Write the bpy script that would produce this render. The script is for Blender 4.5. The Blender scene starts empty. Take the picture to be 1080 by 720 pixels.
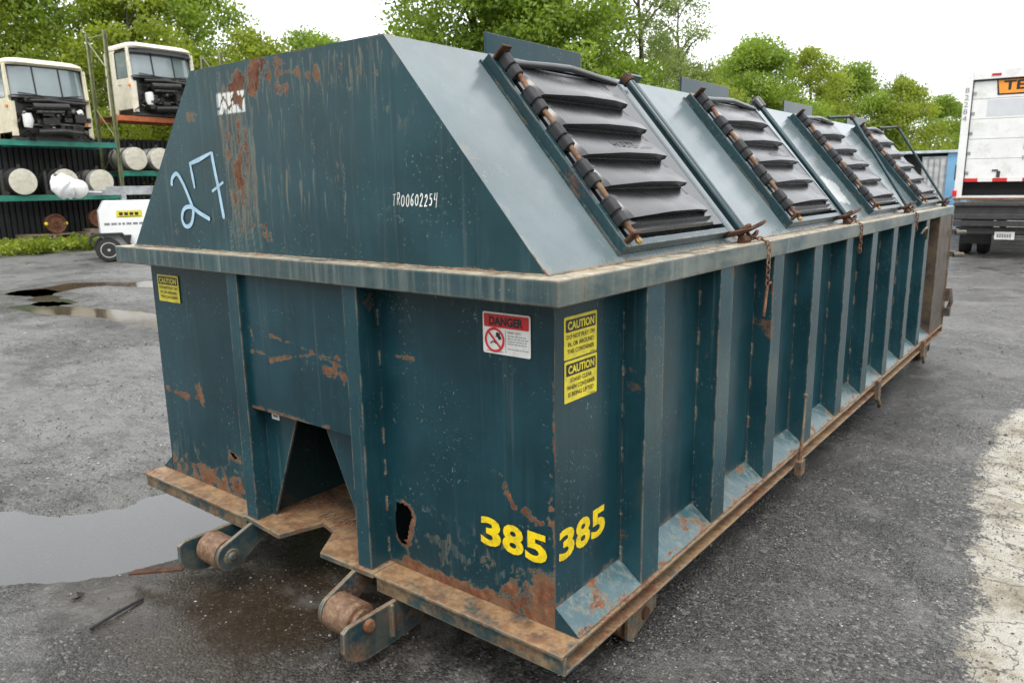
import bpy, bmesh, math, random
import numpy as np
from mathutils import Vector, Matrix, noise as mnoise
from math import sin, cos, pi, radians, sqrt, hypot

random.seed(7); np.random.seed(7)
S = bpy.context.scene
COL = S.collection

# ------------------------------------------------------------------ camera, sky, sun, exposure
cam_d = bpy.data.cameras.new('camera'); cam = bpy.data.objects.new('camera', cam_d); COL.objects.link(cam)
S.camera = cam
CAM = Vector((1.0945, -1.5931, 1.613))
YAW, PITCH, ROLL, FPX = 0.6654, -0.2050, -0.0152, 793.22
_f = Vector((-sin(YAW)*cos(PITCH), cos(YAW)*cos(PITCH), sin(PITCH)))
_r = Vector((cos(YAW), sin(YAW), 0)); _u = _r.cross(_f)
_r2 = cos(ROLL)*_r + sin(ROLL)*_u; _u2 = -sin(ROLL)*_r + cos(ROLL)*_u
m = Matrix((( _r2.x, _u2.x, -_f.x), (_r2.y, _u2.y, -_f.y), (_r2.z, _u2.z, -_f.z))).to_4x4()
m.translation = CAM; cam.matrix_world = m
cam_d.sensor_width = 36; cam_d.sensor_fit = 'HORIZONTAL'; cam_d.lens = FPX/1080*36
cam_d.clip_start = 0.05; cam_d.clip_end = 2000
cam_d.dof.use_dof = True; cam_d.dof.focus_distance = 3.3; cam_d.dof.aperture_fstop = 5.0

SUN_EL, SUN_AZ = radians(62), radians(140)        # azimuth measured from +Y clockwise
w = bpy.data.worlds.new('World'); S.world = w; w.use_nodes = True
nt = w.node_tree; nt.nodes.clear()
wo = nt.nodes.new('ShaderNodeOutputWorld'); bg = nt.nodes.new('ShaderNodeBackground')
sky = nt.nodes.new('ShaderNodeTexSky'); sky.sky_type = 'NISHITA'; sky.sun_disc = False
sky.sun_elevation = SUN_EL; sky.sun_rotation = SUN_AZ; sky.dust_density = 4; sky.air_density = 1.0; sky.ozone_density = 1
hs = nt.nodes.new('ShaderNodeHueSaturation'); hs.inputs['Saturation'].default_value = 0.10
mx = nt.nodes.new('ShaderNodeMix'); mx.data_type = 'RGBA'; mx.inputs[0].default_value = 0.80
tc = nt.nodes.new('ShaderNodeTexCoord'); nz = nt.nodes.new('ShaderNodeTexNoise')
nz.inputs['Scale'].default_value = 2.2; nz.inputs['Detail'].default_value = 5
rp = nt.nodes.new('ShaderNodeValToRGB')
rp.color_ramp.elements[0].position = 0.3; rp.color_ramp.elements[0].color = (9.3, 9.7, 10.2, 1)
rp.color_ramp.elements[1].position = 0.7; rp.color_ramp.elements[1].color = (12.4, 12.6, 12.8, 1)
L = nt.links.new
L(tc.outputs['Generated'], nz.inputs['Vector']); L(nz.outputs['Fac'], rp.inputs['Fac'])
L(sky.outputs[0], hs.inputs['Color']); L(hs.outputs[0], mx.inputs[6]); L(rp.outputs[0], mx.inputs[7])
L(mx.outputs[2], bg.inputs['Color']); bg.inputs['Strength'].default_value = 0.11
L(bg.outputs[0], wo.inputs['Surface'])
sl = bpy.data.lights.new('sun', 'SUN'); sl.energy = 1.0; sl.angle = radians(25); sl.color = (1, 0.96, 0.9)
so = bpy.data.objects.new('sun', sl); COL.objects.link(so)
sdir = Vector((sin(SUN_AZ)*cos(SUN_EL), cos(SUN_AZ)*cos(SUN_EL), sin(SUN_EL)))
so.rotation_euler = sdir.to_track_quat('Z', 'Y').to_euler(); so.location = (0, 0, 30)
vs = S.view_settings; vs.view_transform = 'Standard'; vs.look = 'None'; vs.exposure = 1.0; vs.gamma = 1; vs.use_curve_mapping = False

# ------------------------------------------------------------------ mesh helpers
class MB:
    """collects shapes, builds ONE mesh object"""
    def __init__(s): s.v = []; s.f = []; s.attr = None
    def add(s, vs_, fs_):
        b = len(s.v); s.v += [tuple(v) for v in vs_]; s.f += [tuple(i+b for i in f) for f in fs_]; return s
    def box(s, x0, x1, y0, y1, z0, z1):
        return s.add([(x0,y0,z0),(x1,y0,z0),(x1,y1,z0),(x0,y1,z0),(x0,y0,z1),(x1,y0,z1),(x1,y1,z1),(x0,y1,z1)],
                     [(0,3,2,1),(4,5,6,7),(0,1,5,4),(1,2,6,5),(2,3,7,6),(3,0,4,7)])
    def obox(s, c, ax, ay, az, hx, hy, hz):
        c = Vector(c); ax, ay, az = Vector(ax)*hx, Vector(ay)*hy, Vector(az)*hz
        P = [c+sx*ax+sy*ay+sz*az for sz in (-1,1) for sx,sy in ((-1,-1),(1,-1),(1,1),(-1,1))]
        return s.add(P, [(0,3,2,1),(4,5,6,7),(0,1,5,4),(1,2,6,5),(2,3,7,6),(3,0,4,7)])
    def prism(s, poly, fn, a, b):
        """poly: 2D pts, fn(p, q, d) -> 3D"""
        n = len(poly); P = [fn(p[0], p[1], a) for p in poly]+[fn(p[0], p[1], b) for p in poly]
        return s.add(P, [tuple(range(n))[::-1], tuple(range(n, 2*n))]+[(i, (i+1) % n, (i+1) % n+n, i+n) for i in range(n)])
    def tube(s, pts, r, n=10, closed=False, cap=True):
        pts = [Vector(p) for p in pts]; N = len(pts); rs = [float(q) for q in r] if hasattr(r, "__len__") else [float(r)]*N
        base = len(s.v); up = None
        for i, p in enumerate(pts):
            if closed: d = (pts[(i+1) % N]-pts[i-1])
            else: d = pts[min(i+1, N-1)]-pts[max(i-1, 0)]
            d.normalize()
            if up is None: up = Vector((0,0,1)) if abs(d.z) < .9 else Vector((1,0,0))
            a = d.cross(up); a.normalize(); b2 = a.cross(d); up = b2
            for k in range(n):
                t = 2*pi*k/n; s.v.append(tuple(p+rs[i]*(cos(t)*a+sin(t)*b2)))
        for i in range(N if closed else N-1):
            j = (i+1) % N
            for k in range(n):
                l = (k+1) % n; s.f.append((base+i*n+k, base+j*n+k, base+j*n+l, base+i*n+l))
        if cap and not closed:
            s.f.append(tuple(base+k for k in range(n))); s.f.append(tuple(base+(N-1)*n+k for k in range(n))[::-1])
        return s
    def lathe(s, c, axis, prof, n=24):
        """prof: (radius, offset along axis)"""
        prof = [(float(a), float(b)) for a, b in prof]; c = Vector(c); d = Vector(axis).normalized(); h = Vector((0,0,1)) if abs(d.z) < .9 else Vector((1,0,0))
        a = d.cross(h).normalized(); b2 = a.cross(d); base = len(s.v)
        for r, o in prof:
            for k in range(n):
                t = 2*pi*k/n; s.v.append(tuple(c+d*o+r*(cos(t)*a+sin(t)*b2)))
        for i in range(len(prof)-1):
            for k in range(n):
                l = (k+1) % n; s.f.append((base+i*n+k, base+i*n+l, base+(i+1)*n+l, base+(i+1)*n+k))
        s.f.append(tuple(base+k for k in range(n))[::-1]); s.f.append(tuple(base+(len(prof)-1)*n+k for k in range(n)))
        return s
    def grid(s, A, B, fn, mask=None, skip=None):
        """vectorised: fn(a,b)->(x,y,z) arrays; mask(a,b)->(r,g,b)"""
        a, b = np.meshgrid(np.asarray(A, float), np.asarray(B, float), indexing='ij')
        x, y, z = fn(a, b); base = len(s.v); na, nb = a.shape
        s.v += list(map(tuple, np.stack([x+0*a, y+0*a, z+0*a], -1).reshape(-1, 3)))
        if mask is not None:
            s.attr = (base, np.stack([np.broadcast_to(q, a.shape) for q in mask(a, b)], -1).reshape(-1, 3))
        sk = skip((a[:-1,:-1]+a[1:,1:])/2, (b[:-1,:-1]+b[1:,1:])/2) if skip else np.zeros((na-1, nb-1), bool)
        for i in range(na-1):
            for j in range(nb-1):
                if not sk[i, j]:
                    q = base+i*nb+j; s.f.append((q, q+nb, q+nb+1, q+1))
        return s
    def build(s, name, mat, parent=None, smooth=None, bevel=0, seg=2, flip=True):
        me = bpy.data.meshes.new(name); me.from_pydata(s.v, [], s.f); me.update()
        if flip and len(s.f) < 20000:
            bm = bmesh.new(); bm.from_mesh(me); bmesh.ops.recalc_face_normals(bm, faces=bm.faces); bm.to_mesh(me); bm.free()
        if smooth is not None:
            me.polygons.foreach_set('use_smooth', [True]*len(me.polygons)); me.set_sharp_from_angle(angle=radians(smooth))
        if s.attr:
            at = me.color_attributes.new('mask', 'FLOAT_COLOR', 'POINT'); b, arr = s.attr
            full = np.zeros((len(s.v), 4), np.float32); full[b:b+len(arr), :3] = arr; full[:, 3] = 1
            at.data.foreach_set('color', full.ravel())
        ms = mat if isinstance(mat, (list, tuple)) else [mat]
        for q in ms: me.materials.append(q)
        o = bpy.data.objects.new(name, me); COL.objects.link(o)
        if parent: attach(o, parent)
        if bevel:
            bv = o.modifiers.new('bevel', 'BEVEL'); bv.width = bevel; bv.segments = seg; bv.limit_method = 'ANGLE'; bv.angle_limit = radians(40)
            bv.harden_normals = False
        return o

def world_loc(o):
    m = Matrix.LocRotScale(o.location, o.rotation_euler, o.scale)
    return (world_loc(o.parent) @ o.matrix_parent_inverse @ m) if o.parent else m
def attach(o, parent):
    o.parent = parent; o.matrix_parent_inverse = world_loc(parent).inverted()
def attach_local(o, parent): o.parent = parent
def tag(o, label, cat, group=None, kind=None):
    if label: o['label'] = label
    if cat: o['category'] = cat
    if group: o['group'] = group
    if kind: o['kind'] = kind
    return o
def thing(name, label, cat, loc=(0,0,0), rz=0, group=None):
    o = bpy.data.objects.new(name, None); COL.objects.link(o); o.location = loc; o.rotation_euler = (0,0,rz)
    o.empty_display_size = .2
    return tag(o, label, cat, group)
def structure(o): o['kind'] = 'structure'; return o
def copy_tree(o, parent=None):
    c = o.copy(); COL.objects.link(c)
    if parent: inv = o.matrix_parent_inverse.copy(); c.parent = parent; c.matrix_parent_inverse = inv
    for ch in list(o.children): copy_tree(ch, c)
    return c

# ---- numpy value noise
_T = np.random.RandomState(3).rand(256, 256)
def vn(x, y):
    x = np.asarray(x, float); y = np.asarray(y, float)
    xi = np.floor(x).astype(int); yi = np.floor(y).astype(int); fx = x-xi; fy = y-yi
    fx = fx*fx*(3-2*fx); fy = fy*fy*(3-2*fy)
    g = lambda a, b: _T[a % 256, b % 256]
    return (g(xi,yi)*(1-fx)+g(xi+1,yi)*fx)*(1-fy)+(g(xi,yi+1)*(1-fx)+g(xi+1,yi+1)*fx)*fy
def fbm(x, y, o=4):
    s = 0; a = .5; t = 0
    for k in range(o):
        s = s+a*vn(x*2**k+17.3*k, y*2**k+5.1*k); t += a; a *= .5
    return s/t
def sstep(a, b, x):
    t = np.clip((x-a)/(b-a), 0, 1); return t*t*(3-2*t)
def dpoly(x, y, pts):
    d = np.full(np.shape(x), 1e9)
    for (ax, ay), (bx, by) in zip(pts[:-1], pts[1:]):
        dx, dy = bx-ax, by-ay; t = np.clip(((x-ax)*dx+(y-ay)*dy)/(dx*dx+dy*dy+1e-12), 0, 1)
        d = np.minimum(d, np.hypot(x-ax-t*dx, y-ay-t*dy))
    return d
def inpoly(x, y, P):
    r = np.zeros(np.shape(x), bool); n = len(P)
    for i in range(n):
        (ax, ay), (bx, by) = P[i], P[(i+1) % n]
        c = ((ay > y) != (by > y)) & (x < (bx-ax)*(y-ay)/(by-ay+1e-12)+ax); r ^= c
    return r

# ------------------------------------------------------------------ node helpers
class NT:
    def __init__(s, name):
        s.m = bpy.data.materials.new(name); s.m.use_nodes = True; s.t = s.m.node_tree; s.t.nodes.clear()
        s.out = s.n('ShaderNodeOutputMaterial')
    def n(s, t, **k):
        q = s.t.nodes.new(t)
        for a, b in k.items():
            if a.startswith('_'): setattr(q, a[1:], b)
            else: s.set(q, a, b)
        return q
    def set(s, q, a, b):
        i = q.inputs[int(a[1:])] if a[0] == 'i' and a[1:].isdigit() else q.inputs[a.replace('__', ' ')]
        if isinstance(b, bpy.types.NodeSocket): s.t.links.new(b, i)
        else: i.default_value = b
    def coord(s, o='Object'): return s.n('ShaderNodeTexCoord').outputs[o]
    def mapp(s, v, sc=(1,1,1), loc=(0,0,0)): return s.n('ShaderNodeMapping', Vector=v, Scale=sc, Location=loc).outputs[0]
    def noise(s, v, sc, det=4, rough=.55, dist=0): return s.n('ShaderNodeTexNoise', Vector=v, Scale=sc, Detail=det, Roughness=rough, Distortion=dist).outputs['Fac']
    def vor(s, v, sc, out='Distance', feat='F1', rnd=1): 
        q = s.n('ShaderNodeTexVoronoi', Vector=v, Scale=sc); q.feature = feat; q.inputs['Randomness'].default_value = rnd; return q.outputs[out]
    def ramp(s, f, a, b, ca=(0,0,0,1), cb=(1,1,1,1)):
        q = s.n('ShaderNodeValToRGB', Fac=f); e = q.color_ramp.elements
        e[0].position = a; e[1].position = b; e[0].color = ca; e[1].color = cb; return q.outputs[0]
    def rampn(s, f, stops):
        q = s.n('ShaderNodeValToRGB', Fac=f); e = q.color_ramp.elements
        while len(e) < len(stops): e.new(.5)
        for k, (p, c) in enumerate(stops): e[k].position = p; e[k].color = (*c, 1)
        return q.outputs[0]
    def math(s, op, a, b=0.0, c=None, clamp=False):
        q = s.n('ShaderNodeMath', _operation=op, _use_clamp=clamp); s.set(q, 'i0', a); s.set(q, 'i1', b)
        if c is not None: s.set(q, 'i2', c)
        return q.outputs[0]
    def mix(s, f, a, b, mode='MIX'):
        q = s.n('ShaderNodeMix', _data_type='RGBA', _blend_type=mode); s.set(q, 'i0', f); s.set(q, 'i6', a); s.set(q, 'i7', b); return q.outputs[2]
    def sm(s, x, a, b): 
        q = s.n('ShaderNodeMapRange', _interpolation_type='SMOOTHSTEP', Value=x); q.inputs[1].default_value = a; q.inputs[2].default_value = b; return q.outputs[0]
    def bump(s, h, st=.3, d=.01, nrm=None):
        q = s.n('ShaderNodeBump', Height=h, Strength=st, Distance=d)
        if nrm is not None: s.set(q, 'Normal', nrm)
        return q.outputs[0]
    def bsdf(s, col, rough, met=0.0, nrm=None, spec=.5, coat=0):
        q = s.n('ShaderNodeBsdfPrincipled', **{'Base__Color': col, 'Roughness': rough, 'Metallic': met, 'Specular__IOR__Level': spec})
        if nrm is not None: s.set(q, 'Normal', nrm)
        if coat: q.inputs['Coat Weight'].default_value = coat; q.inputs['Coat Roughness'].default_value = .12
        s.t.links.new(q.outputs[0], s.out.inputs[0]); return q
C4 = lambda c: (*c, 1) if len(c) == 3 else c

def plain(name, col, rough=.5, met=0., var=.25, sc=6., bump=0., spec=.5, dirt=None, dirt_amt=.5):
    k = NT(name); co = k.coord(); n1 = k.noise(co, sc, 6, .6)
    c = k.mix(k.sm(n1, .3, .7), C4([x*(1-var) for x in col]), C4([min(1, x*(1+var)) for x in col]))
    if dirt:
        n2 = k.noise(co, sc*2.3, 8, .7); c = k.mix(k.math('MULTIPLY', k.sm(n2, .45, .7), dirt_amt), c, C4(dirt))
    r = k.math('ADD', k.math('MULTIPLY', k.noise(co, sc*4, 4), .2), rough-.1)
    k.bsdf(c, r, met, k.bump(k.noise(co, sc*12, 4), bump, .004) if bump else None, spec); return k.m

def rust_col(k, co):
    n = k.noise(co, 26, 8, .7)
    return k.rampn(n, [(.28, (.040,.015,.010)), (.44, (.105,.036,.017)), (.57, (.175,.066,.030)), (.72, (.25,.15,.085))])

def painted(name, base, rust=.0, chalk=.35, topdust=0., edge=.4, rough=.28, tan=0., film=0., runlo=.52, spec=.5, pale=0., dent_amt=.22, dust=((.25,.18,.11),(.42,.36,.26))):
    """old weathered enamel: fading, runs of dirt, chips, rust"""
    k = NT(name); oi = k.n('ShaderNodeObjectInfo')
    co = k.n('ShaderNodeVectorMath', _operation='MULTIPLY_ADD', i0=oi.outputs['Location'], i1=(1.7, 1.37, 1.0), i2=k.coord()).outputs[0]
    att = k.n('ShaderNodeAttribute', _attribute_name='mask'); sep = k.n('ShaderNodeSeparateColor', Color=att.outputs['Color'])
    aR, aG, aB = sep.outputs[0], sep.outputs[1], sep.outputs[2]
    big = k.noise(co, 2.3, 5, .6); fine = k.noise(co, 70, 5, .65)
    c = k.mix(k.sm(big, .3, .72), C4([x*.78 for x in base]), C4([x*1.3+.004 for x in base]))
    # vertical runs of dirt
    run = k.noise(k.mapp(co, (46, 46, 1.3)), 1, 5, .65); run2 = k.noise(k.mapp(co, (13, 13, .7)), 1, 5, .65)
    rm = k.math('MULTIPLY', k.sm(run, runlo, runlo+.26), k.sm(run2, .38, .70))
    rm = k.math('MULTIPLY', rm, chalk)
    c = k.mix(rm, c, (.20, .225, .20, 1))
    drk = k.math('MULTIPLY', k.sm(k.noise(k.mapp(co, (25, 25, .9), (3, 8, 1)), 1, 4, .6), .5, .75), .35)
    c = k.mix(drk, c, C4([x*.45 for x in base]))
    # small chips / spatter
    sp = k.noise(co, 95, 3, .6); sp2 = k.noise(co, 5.5, 4, .6)
    chip = k.math('MULTIPLY', k.sm(sp, .63, .68), k.sm(sp2, .46, .62))
    c = k.mix(k.math('MULTIPLY', chip, .75), c, (.15, .23, .22, 1))
    # chalk mask from geometry data
    gm = k.sm(k.math('ADD', aG, k.math('MULTIPLY', k.math('SUBTRACT', k.noise(k.mapp(co, (60, 60, 7)), 1, 6, .75), .5), 1.1)), .30, .95)
    c = k.mix(k.math('MULTIPLY', gm, .66), c, k.mix(k.sm(k.noise(co, 8, 4), .4, .6), (.20, .215, .18, 1), (.25, .205, .14, 1)))
    c = k.mix(aB, c, (.75, .75, .72, 1))
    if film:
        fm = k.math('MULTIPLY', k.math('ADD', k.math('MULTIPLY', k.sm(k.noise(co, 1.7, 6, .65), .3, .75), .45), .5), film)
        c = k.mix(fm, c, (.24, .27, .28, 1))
    geo = k.n('ShaderNodeNewGeometry'); sepn = k.n('ShaderNodeSeparateXYZ', Vector=geo.outputs['Normal'])
    if pale: c = k.mix(k.math('MULTIPLY', k.sm(k.noise(k.mapp(co, (1.6, 1.6, 5)), 1, 7, .7), .36, .62), k.math('MULTIPLY', pale, k.math('ADD', .25, k.math('MULTIPLY', sepn.outputs[0], .75), clamp=True))), c, (.29, .285, .225, 1))  # chalky pale wear, plus sky reflection painted on faces toward +X
    if tan:
        tm = k.math('MULTIPLY', k.sm(k.noise(co, 7.5, 9, .78), .42, .54), tan)
        tcol = k.mix(k.sm(k.noise(co, 9, 5), .35, .65), (.140, .075, .036, 1), (.25, .180, .095, 1))
        tcol = k.mix(k.sm(k.noise(co, 24, 8, .75), .48, .66), tcol, (.105, .045, .022, 1))
        tcol = k.mix(k.math('MULTIPLY', k.sm(k.noise(co, 90, 5, .75), .5, .7), .6), tcol, (.34, .28, .18, 1))
        tcol = k.mix(k.math('MULTIPLY', k.sm(k.noise(co, 120, 5, .8), .54, .62), .7), tcol, (.05, .028, .018, 1))
        c = k.mix(tm, c, tcol)
    if topdust:
        up = k.math('MULTIPLY', k.sm(sepn.outputs[2], .5, .95), k.math('MULTIPLY', k.sm(k.noise(co, 7, 8, .76), .34, .5), topdust))
        dcol = k.mix(k.sm(k.noise(co, 16, 8, .75), .38, .62), C4(dust[0]), C4(dust[1])); c = k.mix(up, c, dcol)
    # rust
    rs0 = k.math('ADD', aR, k.math('ADD', k.math('MULTIPLY', k.math('SUBTRACT', k.noise(co, 30, 8, .75), .5), 1.5), k.math('MULTIPLY', k.math('SUBTRACT', k.noise(co, 150, 4, .7), .5), 1.2)))
    rs = k.math('MULTIPLY', k.sm(rs0, .52, .66), k.sm(aR, .02, .12))
    halo = k.math('MULTIPLY', k.sm(rs0, .36, .56), k.sm(aR, .10, .45))
    c = k.mix(k.math('MULTIPLY', halo, .55), c, (.17, .165, .12, 1))
    if rust:
        ra = k.math('MULTIPLY', k.sm(k.noise(co, 3.1, 8, .68, .4), .66-.22*rust, .72-.2*rust), k.sm(fine, .35, .6))
        rs = k.math('MAXIMUM', rs, ra)
    if edge:
        bv = k.n('ShaderNodeBevel', _samples=4, Radius=.012)
        dp = k.n('ShaderNodeVectorMath', _operation='DOT_PRODUCT'); k.set(dp, 'i0', bv.outputs[0]); k.set(dp, 'i1', geo.outputs['Normal'])
        em = k.math('MULTIPLY', k.sm(dp.outputs['Value'], .995, .90), k.sm(k.noise(co, 9, 8, .75), .62-.25*edge, .72-.2*edge))
        c = k.mix(k.math('MULTIPLY', em, .75), c, (.27, .22, .15, 1))
        rs = k.math('MAXIMUM', rs, k.math('MULTIPLY', em, k.sm(k.noise(co, 17, 6, .7), .5, .62)))
    c = k.mix(rs, c, k.mix(k.math('MULTIPLY', k.sm(k.noise(co, 7, 6, .7), .42, .62), .7), rust_col(k, co), (.155, .095, .055, 1)))
    ro = k.math('ADD', k.math('MULTIPLY', big, .14), rough-.07)
    ro = k.math('ADD', ro, k.math('MULTIPLY', k.math('ADD', rs, k.math('MAXIMUM', gm, rm)), .42), clamp=True)
    h = k.math('ADD', k.math('MULTIPLY', rs, .8), k.math('MULTIPLY', fine, .25))
    dent = k.noise(co, 2.1, 2, .4)
    nb = k.bump(h, .25, .003, k.bump(dent, dent_amt, .03))
    k.bsdf(c, ro, 0, nb, spec); return k.m

def rusty(name, tone=1.0, tan=.5):
    k = NT(name); co = k.coord(); c = rust_col(k, co)
    c = k.mix(k.math('MULTIPLY', k.sm(k.noise(co, 8, 6, .7), .4, .66), tan), c, (.30, .22, .14, 1))
    if tone != 1: c = k.mix(1.0, c, (tone, tone, tone, 1), 'MULTIPLY')
    k.bsdf(c, .78, 0, k.bump(k.noise(co, 60, 6, .7), .4, .003), .35); return k.m

TEAL = (.0066, .037, .050)
M = {}
M['panel'] = painted('weathered_teal_paint', TEAL, rust=.0, chalk=.30, edge=.25, spec=.34, rough=.30)
M['gable'] = painted('gable_teal_paint', (.0100, .045, .057), rust=.0, chalk=.42, edge=.25, spec=.36, rough=.32)
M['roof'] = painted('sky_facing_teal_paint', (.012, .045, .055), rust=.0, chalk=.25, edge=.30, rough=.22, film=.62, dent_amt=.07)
M['stake'] = painted('teal_stake_paint', (.0095, .045, .059), rust=.10, chalk=.25, edge=.8, rough=.25, spec=.4)  # teal lightened: the pale sheen of the stake faces is in its colour
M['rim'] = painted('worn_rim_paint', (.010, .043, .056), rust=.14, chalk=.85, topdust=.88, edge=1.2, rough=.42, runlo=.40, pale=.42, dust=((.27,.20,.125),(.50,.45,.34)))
M['rail'] = painted('muddy_rail_paint', (.016, .050, .056), rust=.62, chalk=.5, topdust=.80, edge=1.1, rough=.6, tan=.85, dust=((.16,.075,.033),(.33,.205,.105)))
M['skirt'] = painted('scraped_skirt_paint', (.016, .060, .074), rust=.12, chalk=.9, edge=.9, rough=.34, film=.12, runlo=.42)
M['bracket'] = painted('rusty_bracket_paint', TEAL, rust=.55, chalk=.3, topdust=.5, edge=1.1, rough=.5, tan=.25, dust=((.19,.115,.062),(.36,.26,.16)))
M['rust'] = rusty('rusted_steel'); M['rust_dark'] = rusty('dark_rusted_steel', .45, .2); M['rust_orange'] = rusty('orange_rusted_rod', 1.15, .1)
M['dark_cavity'] = painted('cavity_paint', (.006, .025, .03), rust=.35, chalk=.2, edge=0, rough=.6)
M['frame'] = painted('teal_frame_paint', (.007, .032, .040), rust=.08, chalk=.2, edge=.6, rough=.25)

def plastic():
    k = NT('black_lid_plastic'); co = k.coord(); n = k.noise(co, 7, 6, .65)
    c = k.mix(k.sm(n, .3, .75), (.008, .008, .009, 1), (.016, .016, .018, 1))
    d = k.sm(k.noise(k.mapp(co, (4, 60, 60)), 1, 5, .7), .55, .8); c = k.mix(k.math('MULTIPLY', d, .25), c, (.05, .05, .05, 1))
    k.bsdf(c, k.math('ADD', k.math('MULTIPLY', k.noise(co, 9, 5), .16), .20), 0, None, .8); return k.m
M['plastic'] = plastic()
M['knuckle'] = plain('dull_black_plastic', (.028,.028,.031), .55, spec=.35, sc=20)
M['emboss'] = plain('embossed_black_plastic', (.012,.012,.014), .5)
M['yellow'] = plain('yellow_vinyl', (.68, .57, .03), .42, var=.12, sc=18, dirt=(.30,.25,.10), dirt_amt=.5)
M['yellow_num'] = plain('yellow_number_vinyl', (.78, .57, .006), .40, var=.12, sc=22, dirt=(.36,.24,.04), dirt_amt=.55)
M['black'] = plain('black_print', (.012,.012,.013), .45)
M['white'] = plain('white_vinyl', (.74,.73,.71), .4, var=.05, sc=20, dirt=(.45,.43,.38), dirt_amt=.35)
M['red'] = plain('red_print', (.55,.018,.022), .4, var=.12)
M['grey_print'] = plain('grey_print', (.22,.22,.22), .5)
M['chalk_blue'] = plain('pale_blue_spray_paint', (.36,.53,.66), .6, var=.15, sc=25)
M['chalk_white'] = plain('white_paint_marker', (.80,.80,.78), .6)
M['brass'] = plain('brass_nut', (.42,.27,.09), .5, .5, dirt=(.10,.05,.02), dirt_amt=.6)

# ------------------------------------------------------------------ flat writing helpers
def map_plane(O, U, V, off=.0012):
    O, U, V = Vector(O), Vector(U).normalized(), Vector(V).normalized(); N = U.cross(V).normalized()
    return lambda a, b, h=0.: O+a*U+b*V+N*(off+h)
def text_geo(s, bold=0., res=3):
    cu = bpy.data.curves.new('txt', 'FONT'); cu.body = s; cu.size = 1; cu.offset = bold; cu.resolution_u = res; cu.align_x = 'LEFT'
    o = bpy.data.objects.new('txt', cu); me = bpy.data.meshes.new_from_object(o)
    v = [(p.co.x, p.co.y) for p in me.vertices]; f = [tuple(p.vertices) for p in me.polygons]
    bpy.data.objects.remove(o); bpy.data.curves.remove(cu); bpy.data.meshes.remove(me)
    xs = [p[0] for p in v]; ys = [p[1] for p in v]
    return v, f, min(xs), max(xs), min(ys), max(ys)
def add_text(mb, s, fn, x0, x1, y0, y1, bold=0., shear=0):
    v, f, a, b, c, d = text_geo(s, bold)
    if any(ch in s for ch in 'Q,()') : c = 0.0
    P = []
    for x, y in v:
        t = (x-a)/(b-a); u = (y-c)/(d-c); P.append(fn(x0+t*(x1-x0)+shear*u, y0+u*(y1-y0)))
    mb.add(P, f)
RC = [0]
def ribbon(mb, pts, w, fn, cap=True, taper=False):
    """a brush stroke of width w laid along 2D pts"""
    n = len(pts); Lp, Rp = [], []
    for i in range(n):
        a = pts[max(i-1, 0)]; b = pts[min(i+1, n-1)]; dx, dy = b[0]-a[0], b[1]-a[1]; l = hypot(dx, dy) or 1
        nx, ny = -dy/l, dx/l
        ww = w[i] if hasattr(w, '__len__') else w
        if i in (0, n-1) and cap and not taper: ww = ww*.55
        Lp.append((pts[i][0]+nx*ww/2, pts[i][1]+ny*ww/2)); Rp.append((pts[i][0]-nx*ww/2, pts[i][1]-ny*ww/2))
    RC[0] = (RC[0]+1) % 8; h0 = RC[0]*.00022
    V = [fn(*q, h0+i*1.2e-5) for i, q in enumerate(Lp)]+[fn(*q, h0+i*1.2e-5) for i, q in enumerate(Rp)]
    mb.add(V, [(i, i+n, i+n+1, i+1) for i in range(n-1)])
def smooth2(pts, n=8):
    out = []; P = [pts[0]]+list(pts)+[pts[-1]]
    for i in range(1, len(P)-2):
        p0, p1, p2, p3 = P[i-1], P[i], P[i+1], P[i+2]
        for k in range(n):
            t = k/n; out.append(tuple(.5*((2*p1[j])+(-p0[j]+p2[j])*t+(2*p0[j]-5*p1[j]+4*p2[j]-p3[j])*t*t+(-p0[j]+3*p1[j]-3*p2[j]+p3[j])*t**3) for j in (0,1)))
    out.append(tuple(pts[-1])); return out
def arc(cx, cy, rx, ry, a0, a1, n=18): return [(cx+rx*cos(radians(a0+(a1-a0)*i/n)), cy+ry*sin(radians(a0+(a1-a0)*i/n))) for i in range(n+1)]
def number_385(mb, fn, W, H):
    """heavy grotesque 3 8 5 in a W x H box"""
    for i, ch in enumerate('385'):
        add_text(mb, ch, fn, W*(i/3+.012), W*((i+1)/3-.012), 0, H, .036)
HW = {  # hand-lettered strokes in a unit box
 'T': [[(0,.95),(.9,1)], [(.45,1),(.4,0)]], 'R': [[(.1,0),(.15,1)], smooth2([(.0,.95),(.6,1),(.75,.75),(.5,.5),(.15,.48)]), [(.35,.48),(.85,0)]],
 'O': [smooth2([(.5,1),(.1,.8),(.05,.3),(.4,0),(.8,.2),(.85,.75),(.5,1)])], '0': [smooth2([(.5,1),(.1,.7),(.1,.25),(.45,0),(.8,.25),(.8,.75),(.5,1)])],
 '6': [smooth2([(.75,1),(.3,.75),(.1,.3),(.4,0),(.75,.2),(.55,.5),(.15,.35)])], '2': [smooth2([(.1,.75),(.4,1),(.75,.8),(.5,.4),(.1,0.02),(.5,.06),(.85,.02)])],
 '5': [[(.8,1),(.25,.97),(.2,.55)], smooth2([(.2,.55),(.6,.6),(.75,.3),(.5,.02),(.1,.08)])], '4': [[(.25,1),(.15,.45),(.8,.5)], [(.75,1),(.6,-.15)]],
}
def handwrite(mb, s, fn, x0, x1, y0, y1, w):
    n = len(s); cw = (x1-x0)/n
    for i, ch in enumerate(s):
        for st in HW[ch]:
            ribbon(mb, [(x0+i*cw+(p[0]*.78+.22*p[1])*cw*.95, y0+p[1]*(y1-y0)*(1+.08*sin(i*2.3))+.002*sin(i*1.7)) for p in st], w, fn)
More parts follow.
